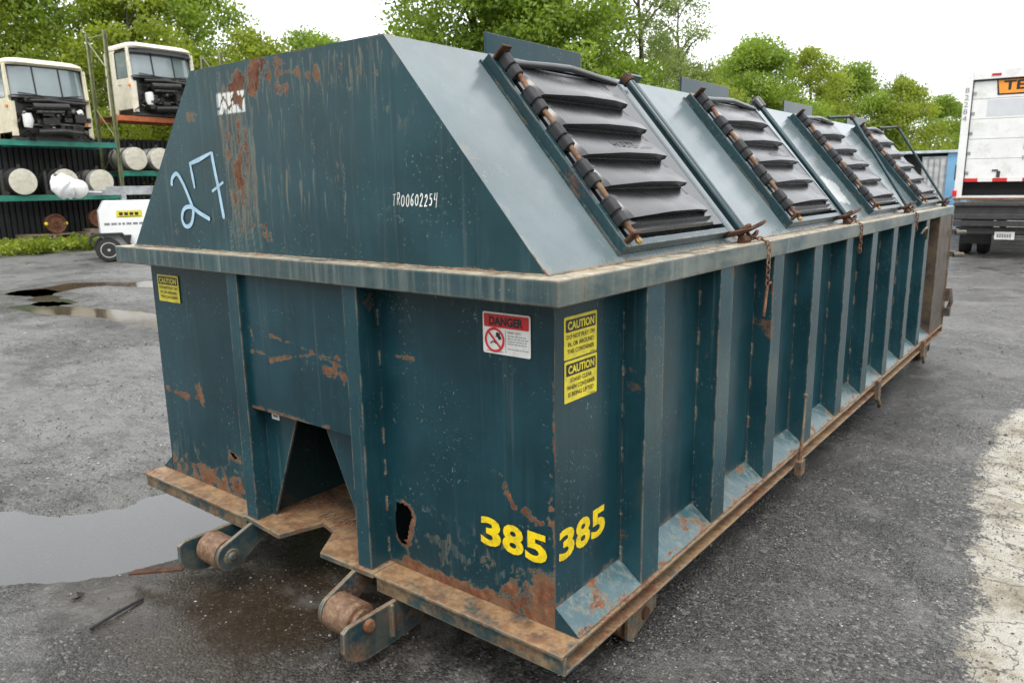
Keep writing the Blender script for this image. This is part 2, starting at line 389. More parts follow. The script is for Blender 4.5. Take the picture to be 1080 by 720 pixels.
def rrect(mb, fn, x0, x1, y0, y1, r=.006):
    P = []
    for cx, cy, a in ((x1-r,y1-r,0),(x0+r,y1-r,90),(x0+r,y0+r,180),(x1-r,y0+r,270)):
        P += arc(cx, cy, r, r, a, a+90, 4)
    mb.add([fn(*q) for q in P], [tuple(range(len(P)))])
def bar2(mb, fn, x0, x1, y0, y1): mb.add([fn(x0,y0), fn(x1,y0), fn(x1,y1), fn(x0,y1)], [(0,1,2,3)])

# ================================================================== GROUND (before the container: it is the large structure)
PUD_NEAR = [(-3.6,-.95),(-3.0,-.62),(-2.55,-.32),(-2.40,-.02),(-2.46,.35)]
PUD_FAR1 = [(-12.9,3.3),(-13.3,4.1),(-12.6,4.9),(-11.6,5.2)]
PUD_FAR2 = [(-11.2,2.6),(-10.0,2.75),(-9.4,3.05),(-8.4,3.05),(-7.4,3.0),(-6.4,3.1)]
PUD_FAR3 = [(-13.0,3.3),(-12.1,3.2),(-11.2,3.05)]
MUD = [(-1.75,-.25),(-1.35,-.05),(-1.15,.25),(-1.0,.8)]
def pad_sd(x, y):    # >0 inside the concrete pad
    left = np.interp(y, [.2,.99,1.17,2.08,2.8,3.77,4.86,6.2,8], [1.2,.94,.90,.83,.73,.70,.80,1.0,1.3])
    d = np.minimum(x-left, np.minimum(y-.2, 5.25-y+.25*(x-.8)))
    return np.minimum(d, 3.4-x)
def ground_z(x, y):
    z = .010*(fbm(x*1.1+3, y*1.1, 4)-.5)+.010*(fbm(x*5, y*5+9, 3)-.5)
    z += .009*(fbm(x*13, y*13+4, 3)-.5)
    # tyre furrows running past the container on the left
    t = .53*x+.85*y; n = fbm(x*.35, y*.35+40, 2)*6
    z += np.where(x < -2.6, 1, 0)*sstep(-2.6, -4.5, x)*(.010*np.sin((y*1.0-.33*x+n*.25)*5.2)+.005*np.sin((y-.30*x+n*.2)*12.1))*(.4+fbm(x*.8, y*.8, 2))
    z += sstep(-2.2, -4., x)*.012*(fbm(x*2.2+y*.7, (y-.30*x)*9., 4)-.5)
    ir = .10*(fbm(x*4.1+8, y*4.1, 3)-.5)
    for P, r, dep in ((PUD_NEAR,.30,.036),(PUD_FAR1,.36,.05),(PUD_FAR2,.24,.05),(PUD_FAR3,.16,.045)):
        z -= dep*sstep(r+.22, r-.12, dpoly(x, y, P)+ir*1.6)
    z -= .010*sstep(.40, .05, dpoly(x, y, MUD)+ir)
    z -= .020*sstep(.10, .34, pad_sd(x, y))
    return z
def axis(a, b, fine, grow, lim_lo, lim_hi):
    c = list(np.arange(a, b+fine, fine)); st = fine
    while c[-1] < lim_hi: st *= grow; c.append(c[-1]+st)
    st = fine; lo = [a]
    while lo[-1] > lim_lo: st *= grow; lo.append(lo[-1]-st)
    return np.array(lo[::-1][:-1]+c)
GX = np.unique(np.concatenate([axis(-4.2, 2.6, .026, 1.07, -420, 420)]))
GX = np.unique(np.concatenate([GX[GX < -14.2], np.arange(-14.2, -4.2, .055), GX[GX >= -4.2]]))
GY = axis(-1.6, 5.6, .026, 1.06, -420, 420)
def ground_build():
    x, y = np.meshgrid(GX, GY, indexing='ij'); z = ground_z(x, y)
    far = sstep(40, 25, np.hypot(x+2, y-3)); z = z*far
    na, nb = x.shape; V = np.stack([x, y, z], -1).reshape(-1, 3)
    I = (np.arange(na-1)[:, None]*nb+np.arange(nb-1)[None, :]).ravel()
    F = np.stack([I, I+nb, I+nb+1, I+1], -1)
    me = bpy.data.meshes.new('asphalt_ground'); me.vertices.add(len(V)); me.vertices.foreach_set('co', V.ravel())
    me.loops.add(F.size); me.loops.foreach_set('vertex_index', F.ravel().astype(np.int32))
    me.polygons.add(len(F)); me.polygons.foreach_set('loop_start', np.arange(0, F.size, 4, dtype=np.int32))
    me.polygons.foreach_set('use_smooth', np.ones(len(F), bool)); me.update(); me.validate()
    # wet: R, mud: G, dry ground with painted sky sheen: B
    wet = np.zeros_like(x)
    for P, r in ((PUD_NEAR,.30),(PUD_FAR1,.42),(PUD_FAR2,.33),(PUD_FAR3,.2)): wet = np.maximum(wet, sstep(r+.75, r+.0, dpoly(x, y, P)+.5*(fbm(x*2, y*2, 4)-.5)))
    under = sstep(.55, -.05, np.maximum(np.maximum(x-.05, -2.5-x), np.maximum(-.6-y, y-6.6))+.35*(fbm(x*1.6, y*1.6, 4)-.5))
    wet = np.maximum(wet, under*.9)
    mud = sstep(.75, .1, dpoly(x, y, MUD)+.5*(fbm(x*2.5, y*2.5+3, 4)-.5))
    dry_sheen = sstep(.28, .55, fbm(x*.55+7, y*.55+1, 4))*sstep(-2.2, -3.6, x)
    a2 = me.attributes.new('conc', 'FLOAT', 'POINT'); a2.data.foreach_set('value', np.clip((pad_sd(x, y)+.035)*3.6+.5, 0, 1).astype(np.float32).ravel())
    at = me.color_attributes.new('mask', 'FLOAT_COLOR', 'POINT')
    at.data.foreach_set('color', np.stack([wet, mud, dry_sheen, 0*wet+1], -1).astype(np.float32).ravel())
    o = bpy.data.objects.new('asphalt_ground', me); COL.objects.link(o); return structure(o)
def concrete_col(k, co):
    n = k.noise(co, 3.2, 8, .68)
    c = k.rampn(n, [(.30,(.13,.105,.075)), (.42,(.25,.22,.165)), (.52,(.38,.355,.295)), (.75,(.47,.45,.40))])
    c = k.mix(k.math('MULTIPLY', k.sm(k.noise(co, 22, 6, .7), .50, .66), .55), c, (.17,.13,.085,1))
    ck = k.n('ShaderNodeTexVoronoi', _feature='DISTANCE_TO_EDGE', Scale=1.35); k.set(ck, 'Vector', k.n('ShaderNodeVectorMath', _operation='ADD', i0=co, i1=k.n('ShaderNodeTexNoise', Vector=co, Scale=3., Detail=6.).outputs['Color']).outputs[0])
    cr = k.sm(ck.outputs['Distance'], .014, .003); return k.mix(k.math('MULTIPLY', cr, .8), c, (.055,.05,.042,1)), cr
def ground_mat():
    k = NT('wet_asphalt'); co = k.coord()
    att = k.n('ShaderNodeAttribute', _attribute_name='mask'); sep = k.n('ShaderNodeSeparateColor', Color=att.outputs['Color'])
    wet, mud, dry_sheen = sep.outputs[0], sep.outputs[1], sep.outputs[2]
    v = k.n('ShaderNodeTexVoronoi', Vector=co, Scale=105.0); v2 = k.n('ShaderNodeTexVoronoi', Vector=co, Scale=43.0)
    cellc = k.n('ShaderNodeSeparateColor', Color=v.outputs['Color']).outputs[0]; cell2 = k.n('ShaderNodeSeparateColor', Color=v2.outputs['Color']).outputs[1]
    big = k.noise(co, .8, 6, .6); mid = k.noise(co, 6, 6, .65)
    c = k.mix(k.sm(big, .35, .65), (.044,.043,.042,1), (.078,.076,.073,1))
    c = k.mix(k.sm(cellc, .1, 1.0), k.mix(1., c, (.42,.42,.43,1), 'MULTIPLY'), k.mix(1., c, (1.9,1.87,1.8,1), 'MULTIPLY'))
    c = k.mix(k.math('MULTIPLY', k.sm(cellc, .955, .97), .8), c, (.26,.25,.23,1))
    c = k.mix(k.math('MULTIPLY', k.sm(cell2, .972, .98), .55), c, (.24,.23,.21,1))
    c = k.mix(k.math('MULTIPLY', k.sm(mid, .5, .7), .35), c, (.115,.108,.098,1))
    rot = k.n('ShaderNodeMapping', Vector=co, Rotation=(0, 0, -.36), Scale=(3.6, 9, 9)).outputs[0]
    left = k.sm(k.n('ShaderNodeSeparateXYZ', Vector=co).outputs[0], -1.8, -3.4)
    grit = k.math('MULTIPLY', k.noise(rot, 1, 10, .80), k.math('ADD', .82, k.math('MULTIPLY', left, .18))); c = k.mix(k.math('MULTIPLY', k.sm(grit, .52, .60), k.math('MULTIPLY', left, .75)), c, (.030,.029,.028,1))
    c = k.mix(k.math('MULTIPLY', dry_sheen, .75), c, k.mix(k.sm(cellc, .1, .9), (.105,.104,.102,1), (.19,.188,.184,1)))  # pale mix also carries the wet sheen of the left ground
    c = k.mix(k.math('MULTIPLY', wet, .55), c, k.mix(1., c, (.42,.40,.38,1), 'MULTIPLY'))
    c = k.mix(k.math('MULTIPLY', mud, .80), c, (.030,.020,.011,1))
    patch = k.sm(k.noise(k.mapp(co, (1, 1, 1), (4, 9, 0)), 1.15, 7, .68, .6), .50, .60)
    c = k.mix(k.math('MULTIPLY', patch, .50), c, k.mix(1., c, (.40,.39,.38,1), 'MULTIPLY'))
    dust = k.sm(k.noise(k.mapp(co, (1, 1, 1), (14, 2, 0)), 1.6, 8, .7, .5), .50, .64); c = k.mix(k.math('MULTIPLY', dust, .45), c, (.16,.155,.145,1))
    crk = k.n('ShaderNodeTexVoronoi', _feature='DISTANCE_TO_EDGE', Scale=.55); k.set(crk, 'Vector', k.n('ShaderNodeVectorMath', _operation='ADD', i0=co, i1=k.n('ShaderNodeTexNoise', Vector=co, Scale=1.8, Detail=7.).outputs['Color']).outputs[0])
    ed = k.n('ShaderNodeAttribute', _attribute_name='conc').outputs['Fac']
    gg = k.math('ADD', ed, k.math('ADD', k.math('MULTIPLY', k.math('SUBTRACT', k.noise(co, 3.5, 8, .75), .5), 1.5), k.math('MULTIPLY', k.math('SUBTRACT', k.noise(co, 70, 4, .7), .5), .9)))
    cf = k.math('MULTIPLY', k.sm(gg, .50, .70), k.sm(ed, .02, .2)); cc, _ = concrete_col(k, co); c = k.mix(cf, c, cc)
    wn = k.math('ADD', k.math('MAXIMUM', wet, k.math('MULTIPLY', patch, .75)), k.math('MULTIPLY', k.sm(k.noise(co, 1.9, 6, .65), .42, .68), .55))
    r = k.math('SUBTRACT', .60, k.math('MULTIPLY', k.math('MAXIMUM', wn, k.math('MULTIPLY', mud, 1.45)), k.math('MULTIPLY', k.math('SUBTRACT', 1.0, cf), .34)), clamp=True)
    h = k.math('ADD', k.math('SUBTRACT', k.math('MULTIPLY', k.math('SUBTRACT', 1.0, v.outputs['Distance']), .7), k.math('MULTIPLY', k.math('MULTIPLY', k.sm(grit, .50, .62), left), .6)), k.math('MULTIPLY', k.noise(co, 38, 7, .75), 1.4))
    k.bsdf(c, r, 0, k.bump(h, k.math('SUBTRACT', .9, k.math('MULTIPLY', mud, .68)), .008), .5); return k.m
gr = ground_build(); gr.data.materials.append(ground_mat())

def water_mat(name='puddle_water', tint=(.62,.56,.48,1), rough=.02):
    k = NT(name); co = k.coord(); nb = k.bump(k.noise(co, 5, 2), .012, .01)
    t = k.n('ShaderNodeBsdfTransparent', Color=tint); g = k.n('ShaderNodeBsdfGlossy', Roughness=rough, Normal=nb); f = k.n('ShaderNodeFresnel', IOR=2.0, Normal=nb)
    m_ = k.n('ShaderNodeMixShader'); k.set(m_, 'i0', f.outputs[0]); k.t.links.new(t.outputs[0], m_.inputs[1]); k.t.links.new(g.outputs[0], m_.inputs[2]); k.t.links.new(m_.outputs[0], k.out.inputs[0]); return k.m
WATER = water_mat()
k = NT('muddy_puddle_water'); k.bsdf((.075,.055,.034,1), .07, 0, k.bump(k.noise(k.coord(), 3, 3), .05, .01), .4); WATER2 = k.m
def puddle(pts, r, z, lab):
    st = .06; gx = np.arange(min(p[0] for p in pts)-r, max(p[0] for p in pts)+r, st); gy = np.arange(min(p[1] for p in pts)-r, max(p[1] for p in pts)+r, st)
    mb = MB().grid(gx, gy, lambda a, b: (a, b, z+0*a), None, lambda a, b: dpoly(a, b, pts) > r)
    o = mb.build('puddle', WATER if pts is PUD_NEAR else WATER2, flip=False); structure(o); o['label'] = lab; return o
puddle(PUD_NEAR, .55, -.017, 'broad shallow grey puddle beside the container roller')
puddle(PUD_FAR1, .65, -.024, 'far brown puddle near the white trailer')
puddle(PUD_FAR2, .50, -.024, 'curved brown puddle halfway to the racks')
puddle(PUD_FAR3, .34, -.024, 'narrow muddy puddle joining the two far ones')

def concrete():
    k = NT('worn_concrete'); co = k.coord()
    c, cr = concrete_col(k, co)
    k.bsdf(c, .72, 0, k.bump(k.math('SUBTRACT', k.noise(co, 30, 8, .7), cr), .5, .006), .35)
    mb = MB(); xs = np.arange(.3, 3.4, .04); ys = np.arange(-.1, 5.8, .04)
    mb.grid(xs, ys, lambda a, b: (a, b, -.006+.006*(fbm(a*4, b*4+5, 4)-.5)-.05*sstep(.16,-.2, pad_sd(a, b))-.05*sstep(.25,.0,3.4-a)))
    o = mb.build('concrete_pad', k.m, smooth=60); structure(o); o['label'] = 'pale cracked concrete patch worn into the asphalt'
concrete()

def scatter_gravel():
    """loose chippings lying on the asphalt: far too many to count"""
    rs = np.random.RandomState(11); V = []; F = []; base = np.array([(1,0,0),(-1,0,0),(0,1,0),(0,-1,0),(0,0,1),(0,0,-.6)], float)
    fc = [(0,2,4),(2,1,4),(1,3,4),(3,0,4),(2,0,5),(1,2,5),(3,1,5),(0,3,5)]; T = []
    def put(n, xr, yr, lo, hi, pick=None):
        x = rs.uniform(*xr, n); y = rs.uniform(*yr, n); keep = fbm(x*1.3, y*1.3+3, 3) > rs.uniform(.3,.62,n)
        if pick is not None: keep &= pick(x, y)
        x, y = x[keep], y[keep]; z = ground_z(x, y); s = lo+(hi-lo)*rs.rand(len(x))**3
        keep = z > -.016; x, y, z, s = x[keep], y[keep], z[keep], s[keep]
        for i in range(len(x)):
            a = rs.rand()*6.28; R2 = np.array([[cos(a),-sin(a),0],[sin(a),cos(a),0],[0,0,1]])
            p = (base*rs.uniform(.55,1.25,(6,3))*np.array([1,.8,.62])*s[i])@R2.T+np.array([x[i], y[i], z[i]+s[i]*.22]); b = len(V)
            V.extend(map(tuple, p)); F.extend(tuple(q+b for q in f) for f in fc); T.extend([rs.rand()]*6)
    put(30000, (-.2,1.5), (-.8,4.5), .0020, .0075)
    put(5000, (0,3.5), (3,16), .004, .017)
    put(9000, (-3.2,.2), (-1.0,1.0), .002, .0075)
    put(5000, (-12,-2.4), (-.8,5), .004, .016)
    put(9000, (-11,-2.4), (-.8,6), .005, .014)
    put(160, (-9,1.6), (-.6,12), .012, .030)
    me = bpy.data.meshes.new('gravel'); me.from_pydata(V, [], F); at = me.attributes.new('tint', 'FLOAT', 'POINT'); at.data.foreach_set('value', np.array(T, np.float32))
    k = NT('gravel_stone'); t = k.n('ShaderNodeAttribute', _attribute_name='tint').outputs['Fac']
    c = k.rampn(t, [(0,(.030,.030,.030)), (.5,(.080,.078,.075)), (.85,(.14,.135,.128)), (.97,(.34,.32,.30))]); k.bsdf(c, .5)
    me.materials.append(k.m); o = bpy.data.objects.new('gravel', me); COL.objects.link(o); tag(o, 'loose grey stone chippings lying over the wet asphalt', 'gravel', kind='stuff')
scatter_gravel()

# ================================================================== THE CONTAINER
root = thing('roll_off_container', 'long dark teal roll-off waste container with black slanted hatches and yellow number 385', 'waste container', (-1.22, 3.15, 0))
ZT, ZB, ZR0, ZR1 = 1.370, 1.296, .280, .209      # rim top/bottom, rail top/bottom
XL, XR, YF, YB = -2.348, -.092, .111, 6.25
P_ = lambda name, mb, mat, par=root, **k: mb.build(name, mat, par, **k)

# ---- end wall with masks
def runs(x, z, rs, n, xr, zr, lr, wr, amp):
    g = np.zeros_like(x)
    for i in range(n):
        x0 = rs.uniform(*xr); z0 = rs.uniform(*zr); l = rs.uniform(*lr); wd = rs.uniform(*wr); a = rs.uniform(*amp)
        dz = z0-z; g = np.maximum(g, a*np.exp(-((x-x0-.004*np.sin(z*40+i))/wd)**2)*sstep(-.01,.02,dz)*np.clip(1-dz/l, 0, 1))
    return g
HOLE = [(-.775,.452),(-.768,.522),(-.735,.528),(-.706,.520),(-.686,.490),(-.700,.455),(-.708,.428),(-.722,.376),(-.745,.372),(-.772,.392)]
def rline(x, z, pts, wd, a=.92):
    d = dpoly(x, z, pts)+wd*2.6*(fbm(x*26, z*26, 3)-.5)+wd*1.6*(fbm(x*80, z*80, 3)-.5)
    return a*sstep(wd*1.25, wd*.1, d)*(.52+.48*sstep(.34,.52, fbm(x*48+9, z*30, 4)))
def mask_right(x, z):
    rs = np.random.RandomState(5); n = fbm(x*14, z*14, 5)
    r = .75*sstep(.43,.29, z+.22*(n-.5)*2+.10*np.abs(x+.30))*sstep(.2,.5,n+.15)
    r = np.maximum(r, .95*sstep(.36,.29, z+.12*(n-.5)))
    r = np.maximum(r, .9*sstep(.12,.03, -.092-x+.0+.10*(n-.5))*sstep(.62,.34,z+.3*(n-.5)))
    r = np.maximum(r, .62*sstep(.012,.002, -.092-x)*sstep(.3,.6, vn(z*9, z*0+2)))
    r = np.maximum(r, rline(x, z, [(-.318,.742),(-.29,.735),(-.262,.665),(-.244,.640)], .020*.62, .95))
    r = np.maximum(r, rline(x, z, [(-.244,.640),(-.20,.632),(-.15,.617),(-.10,.618)], .026*.62, .95))
    r = np.maximum(r, rline(x, z, [(-.105,.78),(-.10,.72),(-.11,.68)], .024*.62, .85))
    r = np.maximum(r, rline(x, z, [(-.745,1.056),(-.665,1.054)], .016*.62, .75))
    r = np.maximum(r, rline(x, z, [(-.735,.50),(-.73,.40)], .075*.62, .85))
    r = np.maximum(r, .7*sstep(.03,.0, x+.845)*sstep(.75,.35,z+.3*(n-.5)))
    r = np.maximum(r, .9*sstep(.030,.004, dpoly(x, z, HOLE+HOLE[:1])+.03*(n-.5))*sstep(-.79,-.74,x+.2*(.45-z)))
    g = runs(x, z, rs, 60, (-.83,-.1), (.5,1.25), (.05,.25), (.002,.005), (.1,.4))
    sp = sstep(.54,.68, fbm(x*44, z*30, 3))*sstep(.72,.42, z+.2*(fbm(x*5,z*5,3)-.5)); g = np.maximum(g, .52*sp)
    return r, g, 0*x
def mask_left(x, z):
    rs = np.random.RandomState(6); n = fbm(x*14+3, z*14, 5)
    r = .90*sstep(.40,.31, z+.16*(n-.5)*2)*sstep(.18,.45,n)
    r = np.maximum(r, rline(x, z, [(-2.34,.70),(-2.25,.688),(-2.086,.684),(-2.03,.70)], .02*.62, .95))
    r = np.maximum(r, rline(x, z, [(-2.025,.735),(-2.02,.69)], .045*.62, .9))
    r = np.maximum(r, rline(x, z, [(-1.81,.47),(-1.79,.46)], .06*.62, .8))
    g = runs(x, z, rs, 40, (-2.34,-1.6), (.5,1.25), (.05,.3), (.003,.006), (.1,.4))
    sp = sstep(.54,.68, fbm(x*44, z*30, 3))*sstep(.62,.40, z); g = np.maximum(g, .55*sp)
    return r, g, 0*x
HOLE = [(-.775,.452),(-.768,.522),(-.735,.528),(-.706,.520),(-.686,.490),(-.700,.455),(-.708,.428),(-.722,.376),(-.745,.372),(-.772,.392)]
HOLE2 = [(-1.83,.482),(-1.80,.484),(-1.776,.464),(-1.79,.456),(-1.82,.468)]
fy = lambda y: (lambda a, b: (a, y+0*a, b))
mb = MB(); mb.grid(np.linspace(-.845, XR, 150), np.linspace(.281, 1.31, 200), lambda a, b: (a, YF+.004*(fbm(a*2.2,b*2.2,2)-.5)-.012*np.exp(-((a+.73)/.06)**2-((b-.45)/.09)**2), b), mask_right,
                   lambda a, b: inpoly(a+.006*(vn(a*90,b*90)-.5), b, HOLE))
mb.add([(XR,YF,.352),(-.004,YF,.283),(XR,YF,.283)], [(0,1,2)])
front = P_('end_panel', mb, M['panel'], smooth=40)
P_('torn_flap', MB().grid(np.linspace(0, 1, 8), np.linspace(0, 1, 8), lambda a, b: (-.690-.014*a-.02*b+.008*np.sin(b*5), YF+.004+.050*a**1.4+.006*np.sin(b*9), .385+.125*b-.02*a)), M['rust'], front, smooth=60)
P_('torn_flap', MB().grid(np.linspace(0, 1, 6), np.linspace(0, 1, 6), lambda a, b: (-.765+.06*b, YF+.003+.035*a, .376+.006*np.sin(b*6)-.012*a)), M['rust'], front, smooth=60)
mb = MB(); mb.grid(np.linspace(XL, -1.575, 120), np.linspace(.281, 1.31, 170), fy(YF), mask_left, lambda a, b: inpoly(a, b, HOLE2))
mb.add([(XL,YF,.352),(-2.436,YF,.283),(XL,YF,.283)], [(0,1,2)])
P_('end_panel', mb, M['panel'], smooth=40)
def mask_mid(x, z):
    rs = np.random.RandomState(8); n = fbm(x*16, z*16, 5)
    r = rline(x, z, [(-1.35,1.068),(-1.28,1.058),(-1.205,1.056),(-1.095,1.03),(-.955,1.03)], .014*.62, .95)
    r = np.maximum(r, rline(x, z, [(-1.485,.993),(-1.40,.995),(-1.36,.972),(-1.329,.98),(-1.152,1.018),(-1.095,1.03),(-1.018,1.016),(-.93,1.0)], .014*.62, .95))
    r = np.maximum(r, rline(x, z, [(-1.475,1.07),(-1.47,1.04)], .035*.62, .9))
    r = np.maximum(r, rline(x, z, [(-1.02,.985),(-.92,.965)], .035*.62, .9))
    r = np.maximum(r, .7*sstep(.03,.0, z-.757)*sstep(.4,.6,n)); r = np.maximum(r, .8*sstep(.02,.0,-.892-x)*sstep(.35,.6,vn(z*12,z*0)))
    g = runs(x, z, rs, 50, (-1.5,-.9), (.9,1.06), (.08,.25), (.003,.007), (.15,.6))
    return r, g, 0*x
mb = MB(); mb.grid(np.linspace(-1.513, -.890, 110), np.linspace(.757, 1.297, 100), fy(.042), mask_mid)
mb.add([(-1.513,.042,.757),(-.89,.042,.757),(-.89,.112,.757),(-1.513,.112,.757)], [(0,1,2,3)])
P_('centre_panel', mb, M['panel'], smooth=40)
for x0, x1 in ((-1.585,-1.513), (-.890,-.820)):
    sb = MB().box(x0, x1, .020, .116, .282, 1.298)
    for q in range(7):
        z0 = .34+.135*q+random.uniform(-.02,.02); sb.tube([(x1+.001, .1095, z0+.009*i) for i in range(7)], [.003+.003*random.random() for i in range(7)], 6)
    P_('end_stake', sb, M['stake'], bevel=.004)
# pocket for the hoist hook under the centre panel
pk = MB()
fyp = lambda p, q, d: (p, d, q)
pk.prism([(-1.513,.757),(-1.290,.757),(-1.485,.305),(-1.492,.283),(-1.513,.283)], fyp, .094, .104)
pk.prism([(-1.137,.757),(-.890,.757),(-.890,.283),(-.906,.283)], fyp, .094, .104)
pocket = P_('hook_pocket', pk, M['stake'], bevel=.002)
cv = MB().add([(-1.53,.112,.757),(-.87,.112,.757),(-.87,.95,.40),(-1.53,.95,.40),(-.87,.95,.27),(-1.53,.95,.27),(-1.53,.112,.27),(-.87,.112,.27)],
              [(0,1,2,3),(3,2,4,5),(0,3,5,6),(1,7,4,2)])
P_('pocket_lining', cv, M['dark_cavity'], pocket)
mb = MB(); fn = map_plane((0,.094,0),(1,0,0),(0,0,1),.0015); rrect(mb, fn, -1.462,-1.412,.708,.738,.003); tg = P_('label_tag', mb, M['white'])
mb = MB(); fn = map_plane((0,.094,0),(1,0,0),(0,0,1),.0025); bar2(mb, fn, -1.452,-1.422,.718,.728); P_('print', mb, M['grey_print'], tg)
# ---- base plate with its V notch, front rails
bp = [(-1.60,.012),(-1.331,-.009),(-1.277,.167),(-1.181,.142),(-1.077,-.006),(-.80,.006),(-.80,.95),(-1.60,.95)]
plate = P_('base_plate', MB().prism(bp, lambda p, q, d: (p, q, d), .262, .2825), M['rail'], bevel=.003)
mb = MB(); fn = map_plane((0,0,.2835),(1,0,0),(0,1,0),.001)
random.seed(3)
for i, ch in enumerate('1014003'):       # weld-bead digits on the plate
    a0 = -1.345+i*.036; y0 = .182+i*.006
    st = {'1':[[(.5,0),(.5,1)]],'0':[arc(.5,.5,.4,.5,0,360,10)],'4':[[(.7,0),(.7,1),(.1,.4),(.9,.4)]],'3':[arc(.4,.75,.4,.25,120,-90,6)+arc(.4,.25,.4,.25,90,-120,6)]}[ch]
    for s_ in st: mb.tube([fn(a0+p[0]*.026, y0+p[1]*.055) for p in s_], .0032, 5)
P_('weld_lettering', mb, M['rail'], plate)
for x0, x1 in ((-2.444,-1.601), (-.799,.004)):
    b = MB().box(x0, x1, .008, .15, .2685, ZR0); b.box(x0, x1, .021, .033, ZR1, .2685)
    P_('front_rail', b, M['rail'], bevel=.0025)
for sx in (0, 1):
    mir = (lambda x: x) if sx == 0 else (lambda x: -2.44-x)
    b = MB()
    for x0, x1, z0, z1 in ((-.13,.004,.270,.2798), (-.050,-.042,.217,.270), (-.10,.004,ZR1,.217)):
        a, c = sorted((mir(x0), mir(x1))); b.box(a, c, .152 if z1 > .27 and z0 > .26 else .028, 6.30, z0, z1)
    P_('side_rail', b, M['rail'], bevel=.002)
for x in (-1.72,-.72):
    P_('long_sill', MB().box(x-.05, x+.05, .20, 6.25, .085, .262), M['rust_dark'])
for y in (.9, 1.9, 2.9, 3.9, 4.9, 5.9):
    P_('cross_member', MB().box(-2.33, -.11, y, y+.06, .15, .262), M['rust_dark'])
P_('floor_pan', MB().box(-2.34, -.10, .97, 6.24, .263, .272), M['rust_dark'])
# ---- side walls, stakes, skirts
def mask_side(y, z):
    n = fbm(y*12, z*12, 5)
    r = .55*sstep(.40,.34, z+.05*(n-.5)); r = np.maximum(r, .7*sstep(.01,.0,y-YF)*sstep(.3,.6,vn(z*8,z*0+9)))
    r = np.maximum(r, .85*sstep(.05,.015, dpoly(y, z, [(1.40,1.28),(1.37,1.16),(1.33,1.05)])+.03*(n-.5)))
    r = np.maximum(r, .60*sstep(5.2,5.3,y)*sstep(.2,.5,n+.1))
    for k in range(9): r = np.maximum(r, .72*sstep(.022,.0,np.abs(y-(.515+.575*k)))*sstep(.42,.62,fbm(z*7+k*3, y*3, 3)))
    rs = np.random.RandomState(9); g = runs(y, z, rs, 60, (.1,6), (.5,1.3), (.1,.5), (.003,.008), (.1,.35))
    return r, g, 0*y
ys = np.unique(np.concatenate([np.arange(YF, 2.4, .011), np.arange(2.4, YB, .025), [YB]]))
P_('side_wall', MB().grid(ys, np.linspace(.281, 1.31, 110), lambda a, b: (XR+0*a, a, b), mask_side), M['panel'], smooth=40)
P_('side_wall', MB().box(XL-.004, XL, YF, YB, .281, 1.31), M['panel'])
random.seed(14); sb = MB().box(-.094, -.008, .500, .624, .281, 1.298)
for yy in (.4985, .6255):
    for q in range(6):
        z0 = .36+.16*q+random.uniform(-.02,.02); sb.tube([(-.0905, yy+random.uniform(-.001,.001), z0+.009*i) for i in range(7)], [.003+.003*random.random() for i in range(7)], 6)
st0 = P_('side_stake', sb, M['stake'], bevel=.004)
SY = [.575*k for k in range(9)]
def part_copy(o, loc, par=root):
    c = o.copy(); COL.objects.link(c); c.location = Vector(o.location)+Vector(loc); inv = o.matrix_parent_inverse.copy(); c.parent = par; c.matrix_parent_inverse = inv; return c
for i, d in enumerate(SY):
    if i: part_copy(st0, (0, d, 0))
    part_copy(st0, (-2.338, d, 0))
M['end_post'] = painted('rusted_end_post_paint', (.028, .024, .022), rust=.48, chalk=.5, edge=1.2, rough=.55, tan=.3)
P_('corner_post', MB().box(-.094, -.006, 5.70, 6.26, .281, 1.298), M['end_post'], bevel=.005)
P_('corner_post', MB().box(-2.434, -2.346, 5.70, 6.26, .281, 1.298), M['stake'], bevel=.005)
for sx in (0, 1):
    for k in range(10):
        y0 = YF+.002 if k == 0 else .626+.575*(k-1); y1 = .498 if k == 0 else .498+.575*k
        if k == 9: y1 = 5.698
        if sx == 0: x0, x1 = XR, -.006
        else: x0, x1 = XL, -2.434
        def mk(a, b, kk=k):
            n = fbm(a*18+kk*9, b*18, 5); r = .62*sstep(.38,.0, b+.9*(n-.5)); r = np.maximum(r, .66*sstep(.62,.72,fbm(a*13+kk*5, b*2.2, 4)))
            g = .62*sstep(.46,.64, fbm(a*75+b*6, b*2.0+kk*4, 4)); return r, g, 0*a
        mbk = MB().grid(np.linspace(y0, y1, 46), np.linspace(0, 1, 16), lambda a, b: (x1+(x0-x1)*b, a, .2835+(.352-.2835)*b), mk)
        P_('sloped_skirt', mbk, M['skirt'])
# ---- rim
rim = MB(); rim.box(-2.44, 0, 0, .125, ZB, ZT); rim.box(-.125, 0, .1255, 6.306, ZB, ZT); rim.box(-2.44, -2.315, .1255, 6.306, ZB, ZT); rim.box(-2.314, -.126, 6.18, 6.306, ZB, ZT)
rimo = P_('top_rim', rim, M['rim'], bevel=.006, seg=3)
b = MB()
for i in range(60): # weld bead along the roof foot
    pass
b.tube([(-2.36+.02*i, .056+.0015*random.random(), ZT+.001) for i in range(115)], [.0035+.003*random.random() for i in range(115)], 6)
b.tube([(-.076+.0015*random.random(), .06+.03*i, ZT+.001) for i in range(205)], [.0035+.003*random.random() for i in range(205)], 6)
P_('weld_bead', b, M['rail'], rimo)
